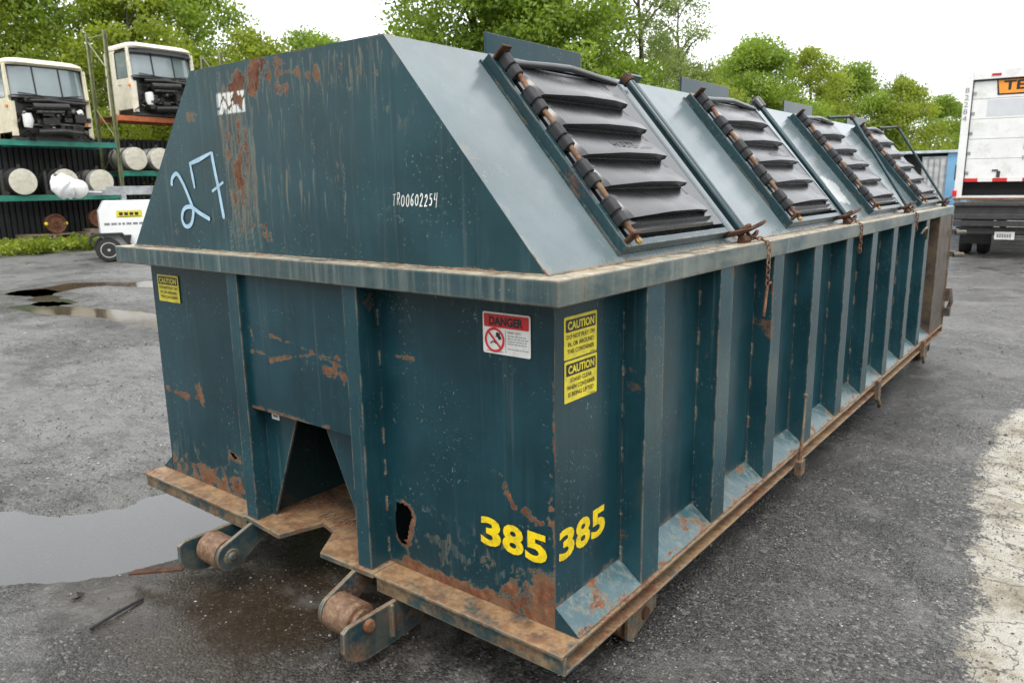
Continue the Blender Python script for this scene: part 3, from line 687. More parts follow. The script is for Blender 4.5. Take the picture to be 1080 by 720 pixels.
# ---- roof
ZP, RB, RT = 2.062, .078, .675
SL = hypot(ZP-ZT, RT-RB); SN = Vector((ZP-ZT, 0, RT-RB))/SL; SD = Vector((-(RT-RB), 0, ZP-ZT))/SL
def SP(y, s, h=0):
    p = Vector((-RB, y, ZT))+SD*s+SN*h; return p
def mask_gable(x, z):
    rs = np.random.RandomState(12); n = fbm(x*15, z*15, 5); n2 = fbm(x*6+3, z*6, 4)
    r = np.zeros_like(x)
    st = fbm(x*42+5, z*9, 4); st2 = fbm(x*75, z*16+3, 4)
    def rl(pts, wd, a=.95, j=.05): return (a-.95+.86)*sstep(wd*1.25, wd*.1, dpoly(x, z, pts)+1.3*j*(n-.5)+.06*(st-.5))*(.55+.45*sstep(.30,.52,st2))
    r = np.maximum(r, rl([(-1.29,2.045),(-1.36,2.015),(-1.53,1.965)], .050, 1.12))
    r = np.maximum(r, rl([(-1.34,1.985),(-1.44,1.940),(-1.53,1.92)], .036, 1.06))
    r = np.maximum(r, rl([(-1.30,1.995),(-1.15,2.0),(-.98,1.972)], .022, 1.04, .03))
    r = np.maximum(r, rl([(-1.24,2.035),(-1.17,2.03)], .016, .85)); r = np.maximum(r, rl([(-1.22,1.955),(-1.16,1.955)], .014, .8))
    for q in ((-.87,1.985),(-.80,1.975),(-.73,1.955)): r = np.maximum(r, rl([q,(q[0]+.02,q[1])], .006, .55, .02))
    col = np.exp(-((x+1.51)/.075)**2)*sstep(1.45,1.60,z)*sstep(1.97,1.85,z); r = np.maximum(r, .92*col*sstep(.32,.56,fbm(x*26, z*9, 4))*sstep(.25,.6,fbm(x*60,z*22,3)+.1))
    r = np.maximum(r, .7*np.exp(-((x+1.43)/.02)**2)*sstep(1.6,1.7,z)*sstep(1.9,1.8,z))
    r = np.maximum(r, rl([(-1.50,1.478),(-1.36,1.478)], .016, .95, .03)); r = np.maximum(r, rl([(-1.37,1.445),(-1.31,1.43)], .022, .75, .05))
    for a0, b0, b1 in ((-1.04,1.77,1.73),(-.985,1.70,1.62),(-.94,1.70,1.64),(-1.20,1.76,1.73)): r = np.maximum(r, rl([(a0,b0),(a0+.01,b1)], .008, .52, .03))
    r = np.maximum(r, rl([(-1.82,1.90),(-1.74,1.90)], .012, .75, .03)); r = np.maximum(r, rl([(-1.98,1.45),(-1.96,1.47)], .03, .5))
    r = np.maximum(r, .7*sstep(.025,.0,z-ZT)*sstep(.4,.65,n2)); r = np.maximum(r, .6*sstep(.012,.0,ZP-z)*sstep(.35,.6,n2))
    g = runs(x, z, rs, 160, (-1.59,-1.38), (1.50,1.98), (.20,.60), (.003,.010), (.55,1.0))
    g = np.maximum(g, runs(x, z, rs, 150, (-1.70,-.68), (1.96,2.06), (.05,.34), (.003,.008), (.35,.95)))
    g = np.maximum(g, runs(x, z, rs, 75, (-1.34,-.88), (1.58,1.98), (.12,.50), (.003,.009), (.4,.9)))
    g = np.maximum(g, runs(x, z, rs, 60, (-2.2,-.2), (1.45,2.0), (.05,.3), (.002,.004), (.1,.45)))
    g = np.maximum(g, .5*sstep(.60,.72,fbm(x*30,z*20,3))*sstep(.45,.65,n2))
    # an over-painted white stencil, worn to fragments
    bx = sstep(-1.60,-1.592,x)*sstep(-1.412,-1.42,x)*sstep(1.885,1.892,z)*sstep(1.968,1.960,z)
    cell = ((x+1.592)/.0295) % 1.0; glyph = (cell > .14) & (np.abs(z-1.926+.02*np.sin(x*90)) > .006)
    wmk = bx*glyph*sstep(.40,.47, fbm(x*38, z*30, 3))
    return r*(1-wmk), g*(1-wmk), .9*wmk
ga = np.linspace(0, 1, 300); gb = np.linspace(ZT, ZP, 130)
def gfn(y): return lambda a, b: ((-2.44+RB+(RT-RB)*(b-ZT)/(ZP-ZT))+a*((2.44-2*RB)-2*(RT-RB)*(b-ZT)/(ZP-ZT)), y+0*a, b)
def gmask(a, b):
    x, _, z = gfn(0)(a, b); return mask_gable(x, z)
gable = P_('roof_gable', MB().grid(ga, gb, gfn(.058), gmask), M['gable'], smooth=40)
P_('roof_gable', MB().grid(np.linspace(0,1,4), np.linspace(ZT,ZP,3), gfn(6.24)), M['panel'])
def mask_slope(y, s):
    n = fbm(y*14, s*14, 5); e = y-.058
    g = .85*sstep(.075,.0, e+.10*(n-.5))*sstep(.38,.58,fbm(y*9, s*9+4, 3)); g = np.maximum(g, .55*sstep(.60,.72,fbm(y*22,s*22,3))*sstep(.5,.66,fbm(y*3,s*3,3))*sstep(.9,.1,e))
    g = np.maximum(g, .45*sstep(.12,.0,s+.06*(n-.5)))
    r = .85*sstep(.022,.004,e+.02*(n-.5))*sstep(.50,.66,fbm(s*6+1, y*0+3, 3)); r = np.maximum(r, .62*sstep(.03,.0,s)*sstep(.5,.66,fbm(y*5,s*5,4)))
    w_ = inpoly(y, s, [(3.20,.16),(3.42,.12),(3.45,.30),(3.25,.36)]).astype(float)*.6
    return r, g, w_
ys = np.unique(np.concatenate([np.arange(.058, 2, .014), np.arange(2, 6.24, .03), [6.24]]))
def slopefn(sg): 
    def f(a, b):
        x = -RB+SD.x*b; z = ZT+SD.z*b
        z = z+.004*(fbm(a*1.3, b*1.3, 2)-.5)*np.minimum(1, np.minimum(b, SL-b)*8)
        return (x if sg > 0 else -2.44-x), a, z
    return f
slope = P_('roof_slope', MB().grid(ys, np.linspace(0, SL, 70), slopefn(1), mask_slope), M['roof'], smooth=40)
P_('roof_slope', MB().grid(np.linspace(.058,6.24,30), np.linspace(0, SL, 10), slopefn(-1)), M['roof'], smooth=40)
P_('roof_top', MB().add([(-RT,.058,ZP),(-2.44+RT,.058,ZP),(-2.44+RT,6.24,ZP),(-RT,6.24,ZP)], [(0,1,2,3)]), M['roof'])

# ---- hatches (four alike, along the slope)
LY0, LY1, LS0, LS1 = .515, 1.262, .070, .815
def lid_h(y, s):
    t = (y-LY0)/(LY1-LY0); per = .134; q = (s-.125)/per
    k = np.floor(q); fr = q-k
    saw = np.where(fr < .03, fr/.03, np.maximum(0, 1-(fr-.03)/.94))
    arch = np.interp(t, [0,.06,.08,.40,.68,.82,.845,1], [0,0,.62,1,1,.80,0,0])
    inside = (q >= 0) & (q < 5)
    low = np.interp(s, [.07,.076,.094,.097,.125], [.0,.010,.006,.022,.010])*np.interp(t, [0,.06,.86,.89,1],[0,1,1,0,0])
    return .046+np.where(inside, .044*saw*arch, np.where(q < 0, low, 0))
sv = [.07,.076,.085,.094,.097,.11,.1245]
for k in range(5):
    b0 = .125+.134*k
    sv += [b0+.0002, b0+.00402, b0+.012, b0+.04, b0+.07, b0+.0838, b0+.088, b0+.11, b0+.1335]
sv += [.7955, .80]
sv = [q for q in sv if q <= LS1]+[LS1]
tv = LY0+(LY1-LY0)*np.array([0,.03,.06,.08,.12,.16,.20,.27,.34,.41,.46,.50,.55,.60,.64,.68,.72,.77,.82,.8325,.845,.86,.89,.95,1])
def lid_fn(a, b):
    h = lid_h(a, b); q_ = (b-.125)/.134; lip = (q_ > 0) & (q_ < 5) & (np.abs(q_-np.floor(q_)-.03) < .003)
    b = b-np.where(lip, .013*np.clip((h-.046)/.016, 0, 1), 0); x = -RB+SD.x*b+SN.x*h; z = ZT+SD.z*b+SN.z*h; return x, a, z
lm = MB().grid(tv, sv, lid_fn)
# rolled edge of the lid
for (ya, sa), (yb, sb) in (((LY0,LS0),(LY1,LS0)), ((LY1,LS0),(LY1,LS1)), ((LY1,LS1),(LY0,LS1)), ((LY0,LS1),(LY0,LS0))):
    lm.add([SP(ya,sa,.046), SP(yb,sb,.046), SP(yb,sb,.022), SP(ya,sa,.022)], [(0,1,2,3)])
lid = P_('hatch_lid', lm, M['plastic'], smooth=24)
tube = MB().tube([SP(LY0+.03,LS1,.050),SP(LY0+.25,LS1+.004,.064),SP(.9,LS1+.006,.070),SP(LY1-.2,LS1+.004,.060),SP(LY1-.01,LS1,.048)], .013, 8)
P_('lid_lip', tube, M['plastic'], lid, smooth=50)
# embossed lettering on the middle step
tx = MB(); v_, f_, a_, b_, c_, d_ = text_geo('HOLTZ', .02)
tx.add([SP(.785+(x-a_)/(b_-a_)*.16, .418+(y-c_)/(d_-c_)*.040, float(lid_h(np.array(.785+(x-a_)/(b_-a_)*.16), np.array(.418+(y-c_)/(d_-c_)*.040)))+.0045) for x, y in v_], f_)
tx.add([SP(y_, s_, float(lid_h(np.array(y_), np.array(s_)))+.0045) for y_, s_ in ((.955,.418),(1.05,.418),(1.05,.423),(.955,.423))], [(0,1,2,3)])
P_('lettering', tx, M['emboss'], lid)
for k in range(5):
    s0 = .105+.158*k; ln = .104; kb = MB()
    prof = [(.486,.040),(.486,.072)]+[(.510+.024*cos(t), .070+.024*sin(t)) for t in [pi-pi*i/7 for i in range(1, 7)]]+[(.534,.072),(.548,.058),(.575,.052),(.575,.040)]
    for a0, a1, sc in ((0,.036,1.0), (.036,.044,.86), (.044,ln-.012,1.0), (ln-.012,ln,.84)):
        kb.prism([(.520+(p-.520)*sc*.74, .045+(q-.045)*sc*.80) for p, q in prof], lambda p, q, d: SP(p, d, q), s0+a0+.0003, s0+a1)
    P_('hinge_knuckle', kb, M['knuckle'], lid, bevel=.004)
rod = P_('hinge_rod', MB().tube([SP(.512, .030+.02*i, .066+.0012*sin(i*1.3)) for i in range(41)], .0095, 8), M['rust'], lid, smooth=60)
br = MB().obox(SP(.502,.838,.066), (0,1,0), SD, SN, .024, .0045, .034); br.lathe(SP(.510,.834,.070), SD, [(.024,0),(.024,.010)], 14)
P_('hinge_bracket', br, M['rust_dark'], lid, bevel=.002)
P_('hinge_bracket', MB().obox(SP(.502,.052,.058), (0,1,0), SD, SN, .024, .0045, .026), M['rust_dark'], lid, bevel=.002)
nu = MB().lathe(SP(.512,.028,.066), SD, [(.006,-.008),(.008,-.006),(.0105,0),(.0105,.010),(.008,.012)], 6)
P_('rod_nut', nu, M['brass'], lid)
fr = MB()
for y0, y1, s0, s1 in ((.474,.500,.030,.862), (1.279,1.305,.030,.862), (.5005,1.2785,.030,.056), (.5005,1.2785,.836,.862)):
    fr.obox(SP((y0+y1)/2,(s0+s1)/2,.021), (0,1,0), SD, SN, (y1-y0)/2, (s1-s0)/2, .0205)
frame = P_('hatch_frame', fr, M['frame'], bevel=.003)
P_('frame_lip', MB().obox(SP(.470,.446,.004), (0,1,0), SD, SN, .006, .42, .004), M['frame'], frame)
stop = P_('ridge_stop_plate', MB().box(-.722, -.712, .585, 1.205, ZP-.005, ZP+.083), M['panel'], bevel=.002)
hatch_parts = [lid, frame, stop]
for k in range(1, 4):
    for o in hatch_parts:
        c = copy_tree(o, root); c.location = (0, 1.572*k, 0)
# lock bars
def lock_bar(y, kind):
    if kind == 'thick':
        bar = P_('lock_bar', MB().tube([SP(y, .02, .045), SP(y, .855, .050)], .0205, 14), M['frame'], smooth=50)
        P_('pivot_cap', MB().lathe(SP(y,.835,.050), SD, [(.027,0),(.027,.035)], 14), M['rust_dark'], bar)
        P_('thin_rod', MB().tube([SP(y+.085,.03,.03), SP(y+.08,.845,.04)], .0085, 8), M['frame'], bar, smooth=50)
        P_('bar_bracket', MB().obox(SP(y+.045,.862,.045), (0,1,0), SD, SN, .065, .006, .028), M['frame'], bar, bevel=.002)
    elif kind == 'mid':
        bar = P_('lock_bar', MB().tube([SP(y, .02, .045), SP(y, .845, .062)], .0155, 12), M['frame'], smooth=50)
        P_('pivot_cap', MB().lathe(SP(y,.82,.062), SD, [(.027,0),(.029,.06),(.024,.07)], 14), M['plastic'], bar)
    else:
        bar = P_('lock_bar', MB().tube([SP(y, .02, .05), SP(y+.02, .78, .150), SP(y+.02,.80,.152)], .0110, 10), M['frame'], smooth=50)
        P_('bar_arm', MB().tube([SP(y+.02,.79,.155), SP(y-.16,.86,.060)], .011, 8), M['frame'], bar, smooth=50)
        P_('pivot_cap', MB().lathe(SP(y+.02,.775,.150), SD, [(.018,0),(.018,.035)], 10), M['rust_dark'], bar)
    lt = MB()
    lt.lathe(SP(y,.020,.055), SD, [(.03,-.006),(.034,0),(.034,.006),(.03,.010)], 14)
    lt.obox(SP(y-.055,.018,.045), (.35,.9,.1), SD, SN, .06, .004, .018)
    lt.obox(SP(y+.07,.020,.060), Vector((.25,.9,.25)).normalized(), SD, SN, .08, .006, .013)
    lt.tube([SP(y+.06,.0,.05)+Vector((.02*cos(t),.03*sin(t),.012*sin(2*t))) for t in [2*pi*i/12 for i in range(12)]], .006, 6, closed=True)
    lt.lathe(SP(y+.0,-.01,.03), (0,1,0), [(.018,-.03),(.022,0),(.014,.05)], 10)
    P_('latch', lt, M['rust_dark'], bar, bevel=.001)
    return bar
for y, kd in ((1.392,'thick'), (2.925,'mid'), (4.52,'rod'), (6.08,'rod')): lock_bar(y, kd)
def chain(pts, R, r, name='chain'):
    mb = MB(); P = [Vector(p) for p in pts]; seg = []; step = R*2.5
    tot = [0]
    for a, b in zip(P[:-1], P[1:]): tot.append(tot[-1]+(b-a).length)
    n = int(tot[-1]/step)
    def at(d):
        for i in range(len(P)-1):
            if d <= tot[i+1] or i == len(P)-2:
                t = (d-tot[i])/(tot[i+1]-tot[i]); return P[i].lerp(P[i+1], t), (P[i+1]-P[i]).normalized()
    for i in range(n):
        c, d = at(i*step+step/2); h = Vector((1,0,0)) if abs(d.x) < .8 else Vector((0,1,0)); a = d.cross(h).normalized(); b = a.cross(d)
        q = (a if i % 2 else b)*.8+(b if i % 2 else a)*.35*(-1)**i; q = (q-d*q.dot(d)).normalized()
        mb.tube([c+d*(R*1.75*cos(t))+q*(R*sin(t)) for t in [2*pi*k/10 for k in range(10)]], r, 5, closed=True)
    return P_(name, mb, M['rust'], smooth=60)
c1 = chain([SP(1.42,.0,.03), (-.015,1.49,ZT+.012), (.012,1.515,ZT-.012), (.012,1.515,1.17)], .0085, .0027)
hk = MB().tube([(.012,1.513,1.175),(.012,1.525,1.19),(.012,1.555,1.196),(.012,1.575,1.175),(.012,1.575,1.145)], .005, 6)
hk.tube([(.012,1.515,1.175),(.012,1.50,1.10),(.012,1.49,1.06)], .0065, 8)
P_('chain_hook', hk, M['rust'], c1, smooth=60)
chain([SP(2.97,.0,.03), (-.015,2.99,ZT+.012), (.012,3.0,ZT-.012), (.012,3.0,1.20)], .0085, .0027)
chain([SP(4.56,.0,.03), (-.015,4.575,ZT+.012), (.012,4.58,ZT-.012), (.012,4.58,1.24)], .0085, .0027)
# tie rods and clamps on the side rail
P_('tie_rod', MB().tube([(.012,2.155,.555),(.014,2.145,.44),(.016,2.125,.33),(.020,2.10,.225)], [.006,.006,.008,.010], 8).lathe((.012,2.155,.55),(0,0,1),[(.010,0),(.013,.01),(.010,.02)],8).obox((.022,2.10,.205),(1,0,0),(0,1,0),(0,0,1),.016,.03,.035), M['rail'], smooth=50)
for y in (3.72, 5.28):
    P_('rail_clamp', MB().box(.004,.030,y,y+.06,.17,.30).tube([(.02,y+.03,.18),(.03,y+.05,.13),(.02,y+.09,.10)], .012, 8), M['rail'], bevel=.003)
P_('pull_hook', MB().tube([(-.004,4.88,1.20),(.012,4.90,1.235),(.016,4.96,1.245),(.014,5.01,1.22),(.010,5.03,1.15)], .008, 8), M['rail'], smooth=50)
# tailgate at the far end with hinges
tg = P_('tailgate', MB().box(-2.36,-.08,6.262,6.306,.23,1.29), M['stake'], bevel=.004)
for z in (1.13,.93):
    P_('hinge', MB().box(-.05,.05,6.31,6.36,z-.02,z+.03).tube([(.03,6.30,z),(.10,6.36,z)], .022, 10), M['bracket'], tg)
P_('latch_handle', MB().box(-.02,.035,6.308,6.36,.50,.62).tube([(.03,6.33,.62),(.05,6.33,.50),(.02,6.34,.40)], .018, 8).box(-.01,.05,6.30,6.36,.36,.44), M['bracket'], tg)
P_('hinge_post', MB().box(-.06,-.002,6.307,6.345,.21,1.29), M['rail'], bevel=.004)

# ---- rollers and their brackets
def fx(x0, x1, poly): return lambda m: m.prism(poly, lambda p, q, d: (d, p, q), x0, x1)
def roller(xo, xi, outer_right):
    """outer (big, rounded) plate on the outside, slim pointed plate inside"""
    big = [(.32,.208),(-.19,.208),(-.214,.195),(-.216,.125),(-.205,.095),(-.17,.070),(-.12,.055),(-.06,.055),(.10,.062),(.30,.15)]
    slim = [(.12,.262),(.0,.266)]+arc(-.098,.165,.062,.062,128,308,12)+[(.06,.19),(.12,.20)]
    t = .018; sg = 1 if outer_right else -1
    a, b = sorted((xo, xo-sg*t)); bk = MB().prism(big, lambda p, q, d: (d, p, q), a, b)
    bk.box(min(xo, xo+sg*.012), max(xo, xo+sg*.012), -.012, .0, .085, .206)
    br1 = P_('roller_bracket', bk, M['bracket'], bevel=.003)
    bolt = MB().lathe((xo+sg*.001,-.11,.178), (sg,0,0), [(.024,0),(.024,.008),(.018,.014)], 14)
    P_('axle_pin', bolt, M['rust'], br1, smooth=40)
    a, b = sorted((xi, xi+sg*t)); P_('roller_bracket', MB().prism(slim, lambda p, q, d: (d, p, q), a, b).lathe((xi,-.098,.165), (-sg,0,0), [(.030,-.002),(.030,.006),(.020,.008),(.012,.016)], 12), M['bracket'], bevel=.003)
    lo, hi = sorted((xi+sg*(t+.004), xo-sg*(t+.004))); W_ = hi-lo
    prof = [(.020,0),(.046,.001),(.062,.003),(.066,.008),(.066,W_*.44),(.0645,W_*.46),(.0645,W_*.47),(.066,W_*.49),(.066,W_*.78),(.061,W_*.81),(.046,W_*.815),(.046,W_*.92),(.026,W_*.925),(.026,W_)]
    if not outer_right: prof = [(r, W_-o) for r, o in prof[::-1]]
    P_('roller', MB().lathe((lo,-.098,.165), (1,0,0), prof, 28), M['roller'], smooth=35)
k = NT('worn_roller_steel'); co = k.coord(); nn = k.noise(co, 42, 8, .75)
cc = k.rampn(nn, [(.3,(.075,.036,.020)), (.5,(.17,.098,.058)), (.7,(.29,.20,.135))]); k.bsdf(cc, .6, .15, k.bump(k.noise(co, 70, 5), .3, .003), .4); M['roller'] = k.m
roller(-.70, -.905, True); roller(-1.74, -1.535, False)
# ground wheels under the side rails
def wheel_bracket(y, xs):
    s = 1 if xs > -1 else -1
    b = P_('wheel_bracket', MB().prism([(y,.208),(y+.21,.208),(y+.21,.085),(y+.03,.03),(y,.05)], lambda p, q, d: (d, p, q), xs-.008, xs+.008), M['rail'], bevel=.003)
    P_('axle_pin', MB().lathe((xs+s*.008, y+.12, .10), (s,0,0), [(.024,0),(.022,.01)], 14), M['rust_dark'], b)
    P_('ground_wheel', MB().lathe((xs-s*.12, y+.10, .105), (s,0,0), [(.03,0),(.09,.002),(.102,.01),(.102,.085),(.09,.093),(.03,.095)], 26), M['rust'], b, smooth=40)
for y in (.50, 5.9):
    wheel_bracket(y, -.062); wheel_bracket(y, -2.378)

# ---- stickers and painted marks
FF = map_plane((0,YF-.003,0),(1,0,0),(0,0,1),.0015); FF2 = map_plane((0,YF-.003,0),(1,0,0),(0,0,1),.0024); FF3 = map_plane((0,YF-.003,0),(1,0,0),(0,0,1),.0032)
FS = map_plane((XR,0,0),(0,1,0),(0,0,1),.0015); FS2 = map_plane((XR,0,0),(0,1,0),(0,0,1),.0024); FS3 = map_plane((XR,0,0),(0,1,0),(0,0,1),.0032)
def caution(F, x0, x1, y0, y1, lines, lab):
    W_, H_ = x1-x0, y1-y0; mb = MB(); rrect(mb, F[0], x0, x1, y0, y1, .005); st = P_('caution_sticker', mb, M['yellow']); st['label'] = lab
    mb = MB(); rrect(mb, F[1], x0+.05*W_, x1-.05*W_, y1-.36*H_, y1-.07*H_, .003); P_('sticker_header', mb, M['black'], st)
    mb = MB(); add_text(mb, 'CAUTION', F[2], x0+.10*W_, x1-.10*W_, y1-.315*H_, y1-.115*H_, .035); P_('lettering', mb, M['yellow'], st)
    mb = MB()
    for i, (t, a) in enumerate(lines):
        yy = y1-(.53+.17*i)*H_; add_text(mb, t, F[1], x0+W_*(.5-a/2), x0+W_*(.5+a/2), yy, yy+.105*H_, .012)
    bar2(mb, F[1], x1-.22*W_, x1-.06*W_, y0+.025*H_, y0+.04*H_)
    P_('lettering', mb, M['black'], st)
L1 = [('DO NOT PLAY ON', .84), ('IN, OR AROUND', .78), ('THIS CONTAINER', .82)]
L2 = [('STAND CLEAR', .66), ('WHEN CONTAINER', .86), ('IS BEING LIFTED', .78)]
caution((FS,FS2,FS3), .158,.336,1.114,1.240, L1, 'upper yellow caution sticker on the long side')
caution((FS,FS2,FS3), .160,.338,.984,1.109, L2, 'lower yellow caution sticker on the long side')
caution((FF,FF2,FF3), -2.295,-2.112,1.118,1.240, L1, 'yellow caution sticker at the left of the end wall')
x0, x1, y0, y1 = -.350,-.171,1.119,1.245; W_, H_ = x1-x0, y1-y0
mb = MB(); rrect(mb, FF, x0, x1, y0, y1, .007); ds = P_('danger_sticker', mb, M['white'])
mb = MB(); rrect(mb, FF2, x0+.03*W_, x1-.03*W_, y1-.36*H_, y1-.04*H_, .004); P_('sticker_header', mb, M['red'], ds)
mb = MB(); add_text(mb, 'DANGER', FF3, x0+.14*W_, x1-.14*W_, y1-.315*H_, y1-.095*H_, .05)
bar2(mb, FF2, x0+.485*W_, x0+.492*W_, y0+.05*H_, y0+.60*H_)
add_text(mb, 'KEEP OFF!', FF2, x0+.53*W_, x0+.80*W_, y0+.53*H_, y0+.575*H_, .01)
P_('lettering', mb, M['black'], ds)
mb = MB(); random.seed(5)
for i in range(6):
    yy = y0+(.46-.062*i)*H_
    if i == 4: continue
    xx = x0+.53*W_
    while xx < x0+.93*W_*(1 if i % 3 else .97):
        l = random.uniform(.03,.075)*W_; bar2(mb, FF2, xx, xx+l, yy, yy+.022*H_); xx += l+.014*W_
bar2(mb, FF2, x0+.08*W_, x0+.44*W_, y0+.055*H_, y0+.075*H_)
P_('fine_print', mb, M['grey_print'], ds)
mb = MB(); ribbon(mb, arc(x0+.255*W_, y0+.34*H_,   .19*W_, .19*W_, 0, 360, 30), .0075, FF3, cap=False); ribbon(mb, [(x0+.12*W_, y0+.53*H_),(x0+.39*W_, y0+.15*H_)], .0065, FF3, cap=False)
P_('prohibition_ring', mb, M['red'], ds)
mb = MB(); ribbon(mb, smooth2([(x0+.30*W_,y0+.52*H_),(x0+.34*W_,y0+.44*H_),(x0+.38*W_,y0+.36*H_)]), .011, FF2); ribbon(mb, [(x0+.28*W_,y0+.42*H_),(x0+.35*W_,y0+.46*H_),(x0+.37*W_,y0+.52*H_)], .006, FF2); ribbon(mb, smooth2([(x0+.17*W_,y0+.24*H_),(x0+.22*W_,y0+.30*H_),(x0+.30*W_,y0+.26*H_)]), .004, FF2)
P_('pictogram', mb, M['black'], ds)
mb = MB(); fn = map_plane((-.382,YF-.003,.484),(1,0,.0),(0,0,1),.0015); number_385(mb, fn, .268, .098); P_('fleet_number', mb, M['yellow_num'])
mb = MB(); fn = map_plane((XR,.128,.492),(0,1,0),(0,0,1),.0015); number_385(mb, fn, .272, .100); P_('fleet_number', mb, M['yellow_num'])
FG = map_plane((0,.058,0),(1,0,0),(0,0,1),.0015)
mb = MB()
ribbon(mb, smooth2([(-1.985,1.630),(-1.975,1.660),(-1.935,1.678),(-1.895,1.64),(-1.855,1.575),(-1.835,1.53),(-1.86,1.477),(-1.905,1.466),(-1.928,1.495),(-1.905,1.535),(-1.85,1.545),(-1.79,1.522),(-1.715,1.497)]), .017, FG)
ribbon(mb, [(-1.808,1.618),(-1.815,1.66),(-1.825,1.715),(-1.76,1.728),(-1.665,1.752)], .018, FG)
ribbon(mb, smooth2([(-1.665,1.755),(-1.655,1.70),(-1.635,1.60),(-1.618,1.50)]), .018, FG); ribbon(mb, [(-1.685,1.605),(-1.60,1.64)], .019, FG)
P_('painted_mark', mb, M['chalk_blue'])
mb = MB(); handwrite(mb, 'TRO0602254', FG, -.665, -.468, 1.555, 1.590, .0036); P_('handwritten_number', mb, M['chalk_white'])

# ================================================================== BACKGROUND
def leaf_mat(name, a, b, c3):
    k = NT(name); t = k.n('ShaderNodeAttribute', _attribute_name='tint').outputs['Fac']
    col = k.rampn(t, [(0, a), (.5, b), (1, c3)])
    d = k.n('ShaderNodeBsdfPrincipled', **{'Base__Color': col, 'Roughness': .45, 'Specular__IOR__Level': .35})
    tr = k.n('ShaderNodeBsdfTranslucent', Color=k.mix(1., col, (1.35, 1.35, .60, 1), 'MULTIPLY'))
    ms = k.n('ShaderNodeMixShader'); k.set(ms, 'i0', .5); k.t.links.new(d.outputs[0], ms.inputs[1]); k.t.links.new(tr.outputs[0], ms.inputs[2])
    k.t.links.new(ms.outputs[0], k.out.inputs[0]); return k.m
LEAF = leaf_mat('broad_leaves', (.085,.14,.020), (.185,.27,.038), (.29,.38,.075))  # leaf greens lightened to put the thin haze into their colour
LEAF2 = leaf_mat('pale_fine_leaves', (.10,.14,.05), (.18,.235,.085), (.28,.34,.14))
LEAF3 = leaf_mat('yellow_green_leaves', (.10,.14,.018), (.225,.28,.035), (.34,.39,.07))
BARK = plain('grey_brown_bark', (.085,.068,.052), .85, sc=9, bump=.6)

def leaves(rs, cl, nleaf, size, spread, bias=.25):
    """numpy: nleaf bent leaf blades round every clump centre"""
    n = len(cl)*nleaf; c = np.repeat(cl[:, :3], nleaf, 0); sp = np.repeat(cl[:, 3], nleaf)
    d = rs.normal(size=(n, 3)); d /= np.linalg.norm(d, axis=1)[:, None]; d *= (rs.rand(n)**.45)[:, None]
    p = c+d*np.array([1, 1, .62])*sp[:, None]*spread
    a = rs.normal(size=(n, 3)); a[:, 2] -= bias; a /= np.linalg.norm(a, axis=1)[:, None]
    b = np.cross(a, rs.normal(size=(n, 3))); b /= np.linalg.norm(b, axis=1)[:, None]
    s = size*(.6+.8*rs.rand(n))[:, None]
    V = np.stack([p-a*s*.5, p+b*s*.30, p+a*s*.5, p-b*s*.30], 1).reshape(-1, 3)
    ct = np.repeat(rs.rand(len(cl)), nleaf); t = np.clip(.25+.55*ct+.25*(rs.rand(n)-.5), 0, 1)
    return V, np.repeat(t, 4)
def leaf_obj(name, V, T, mat, parent=None):
    n = len(V)//4; me = bpy.data.meshes.new(name); me.vertices.add(len(V)); me.vertices.foreach_set('co', V.astype(np.float32).ravel())
    me.loops.add(4*n); me.loops.foreach_set('vertex_index', np.arange(4*n, dtype=np.int32)); me.polygons.add(n)
    me.polygons.foreach_set('loop_start', np.arange(0, 4*n, 4, dtype=np.int32)); me.update()
    at = me.attributes.new('tint', 'FLOAT', 'POINT'); at.data.foreach_set('value', T.astype(np.float32)); me.materials.append(mat)
    o = bpy.data.objects.new(name, me); COL.objects.link(o)
    if parent: o.parent = parent
    return o
def make_tree(seed, H, R, base, ncl, nleaf, size, mat, shape='round', clr=.85):
    rs = np.random.RandomState(seed); rnd = random.Random(seed)
    t = thing('broadleaf_tree', None, None)
    cl = []
    while len(cl) < ncl:
        u = rs.rand(); ang = rs.rand()*6.283; z = base+(H-base)*u
        if shape == 'round': prof = sin(pi*min(1, .14+.86*u)**.8)**.62
        elif shape == 'tall': prof = (sin(pi*(.08+.92*u)**1.0))**.7*.8
        else: prof = 1.0-.55*u
        rad = R*prof*(.25+.75*rs.rand()**.45)*(.72+.5*vn(ang*1.3+seed, u*4+seed))
        cl.append((rad*cos(ang), rad*sin(ang), z*(.94+.09*vn(ang*2+seed, seed*.7)), clr*(.65+.7*rs.rand())))
    cl = np.array(cl)
    mb = MB(); zt = H*.86
    ax = [(.25*sin(i*1.1+seed)*i/8, .22*cos(i*.9+seed)*i/8, zt*i/8) for i in range(9)]
    r0 = .022*H; mb.tube([(0,0,-.15)]+ax[1:], [r0*1.25]+[r0*(1-.88*i/8) for i in range(1, 9)], 9)
    for c in cl[rs.permutation(len(cl))[:18]]:
        zs = max(base*.55, c[2]-.55*hypot(c[0], c[1])-.3); i = min(7.99, zs/zt*8); k = int(i); f = i-k
        p0 = Vector(ax[k]).lerp(Vector(ax[k+1]), f); p1 = Vector(c[:3]); md = p0.lerp(p1, .5)+Vector((rnd.uniform(-.2,.2), rnd.uniform(-.2,.2), .25))
        r = r0*(1-.85*zs/zt)*.5+.012; mb.tube([p0, md, p1], [r, r*.65, r*.22], 6)
    tr = mb.build('trunk', BARK, smooth=60); tr.parent = t
    V, T = leaves(rs, cl, nleaf, size, 1.0); leaf_obj('crown', V, T, mat, t)
    return t
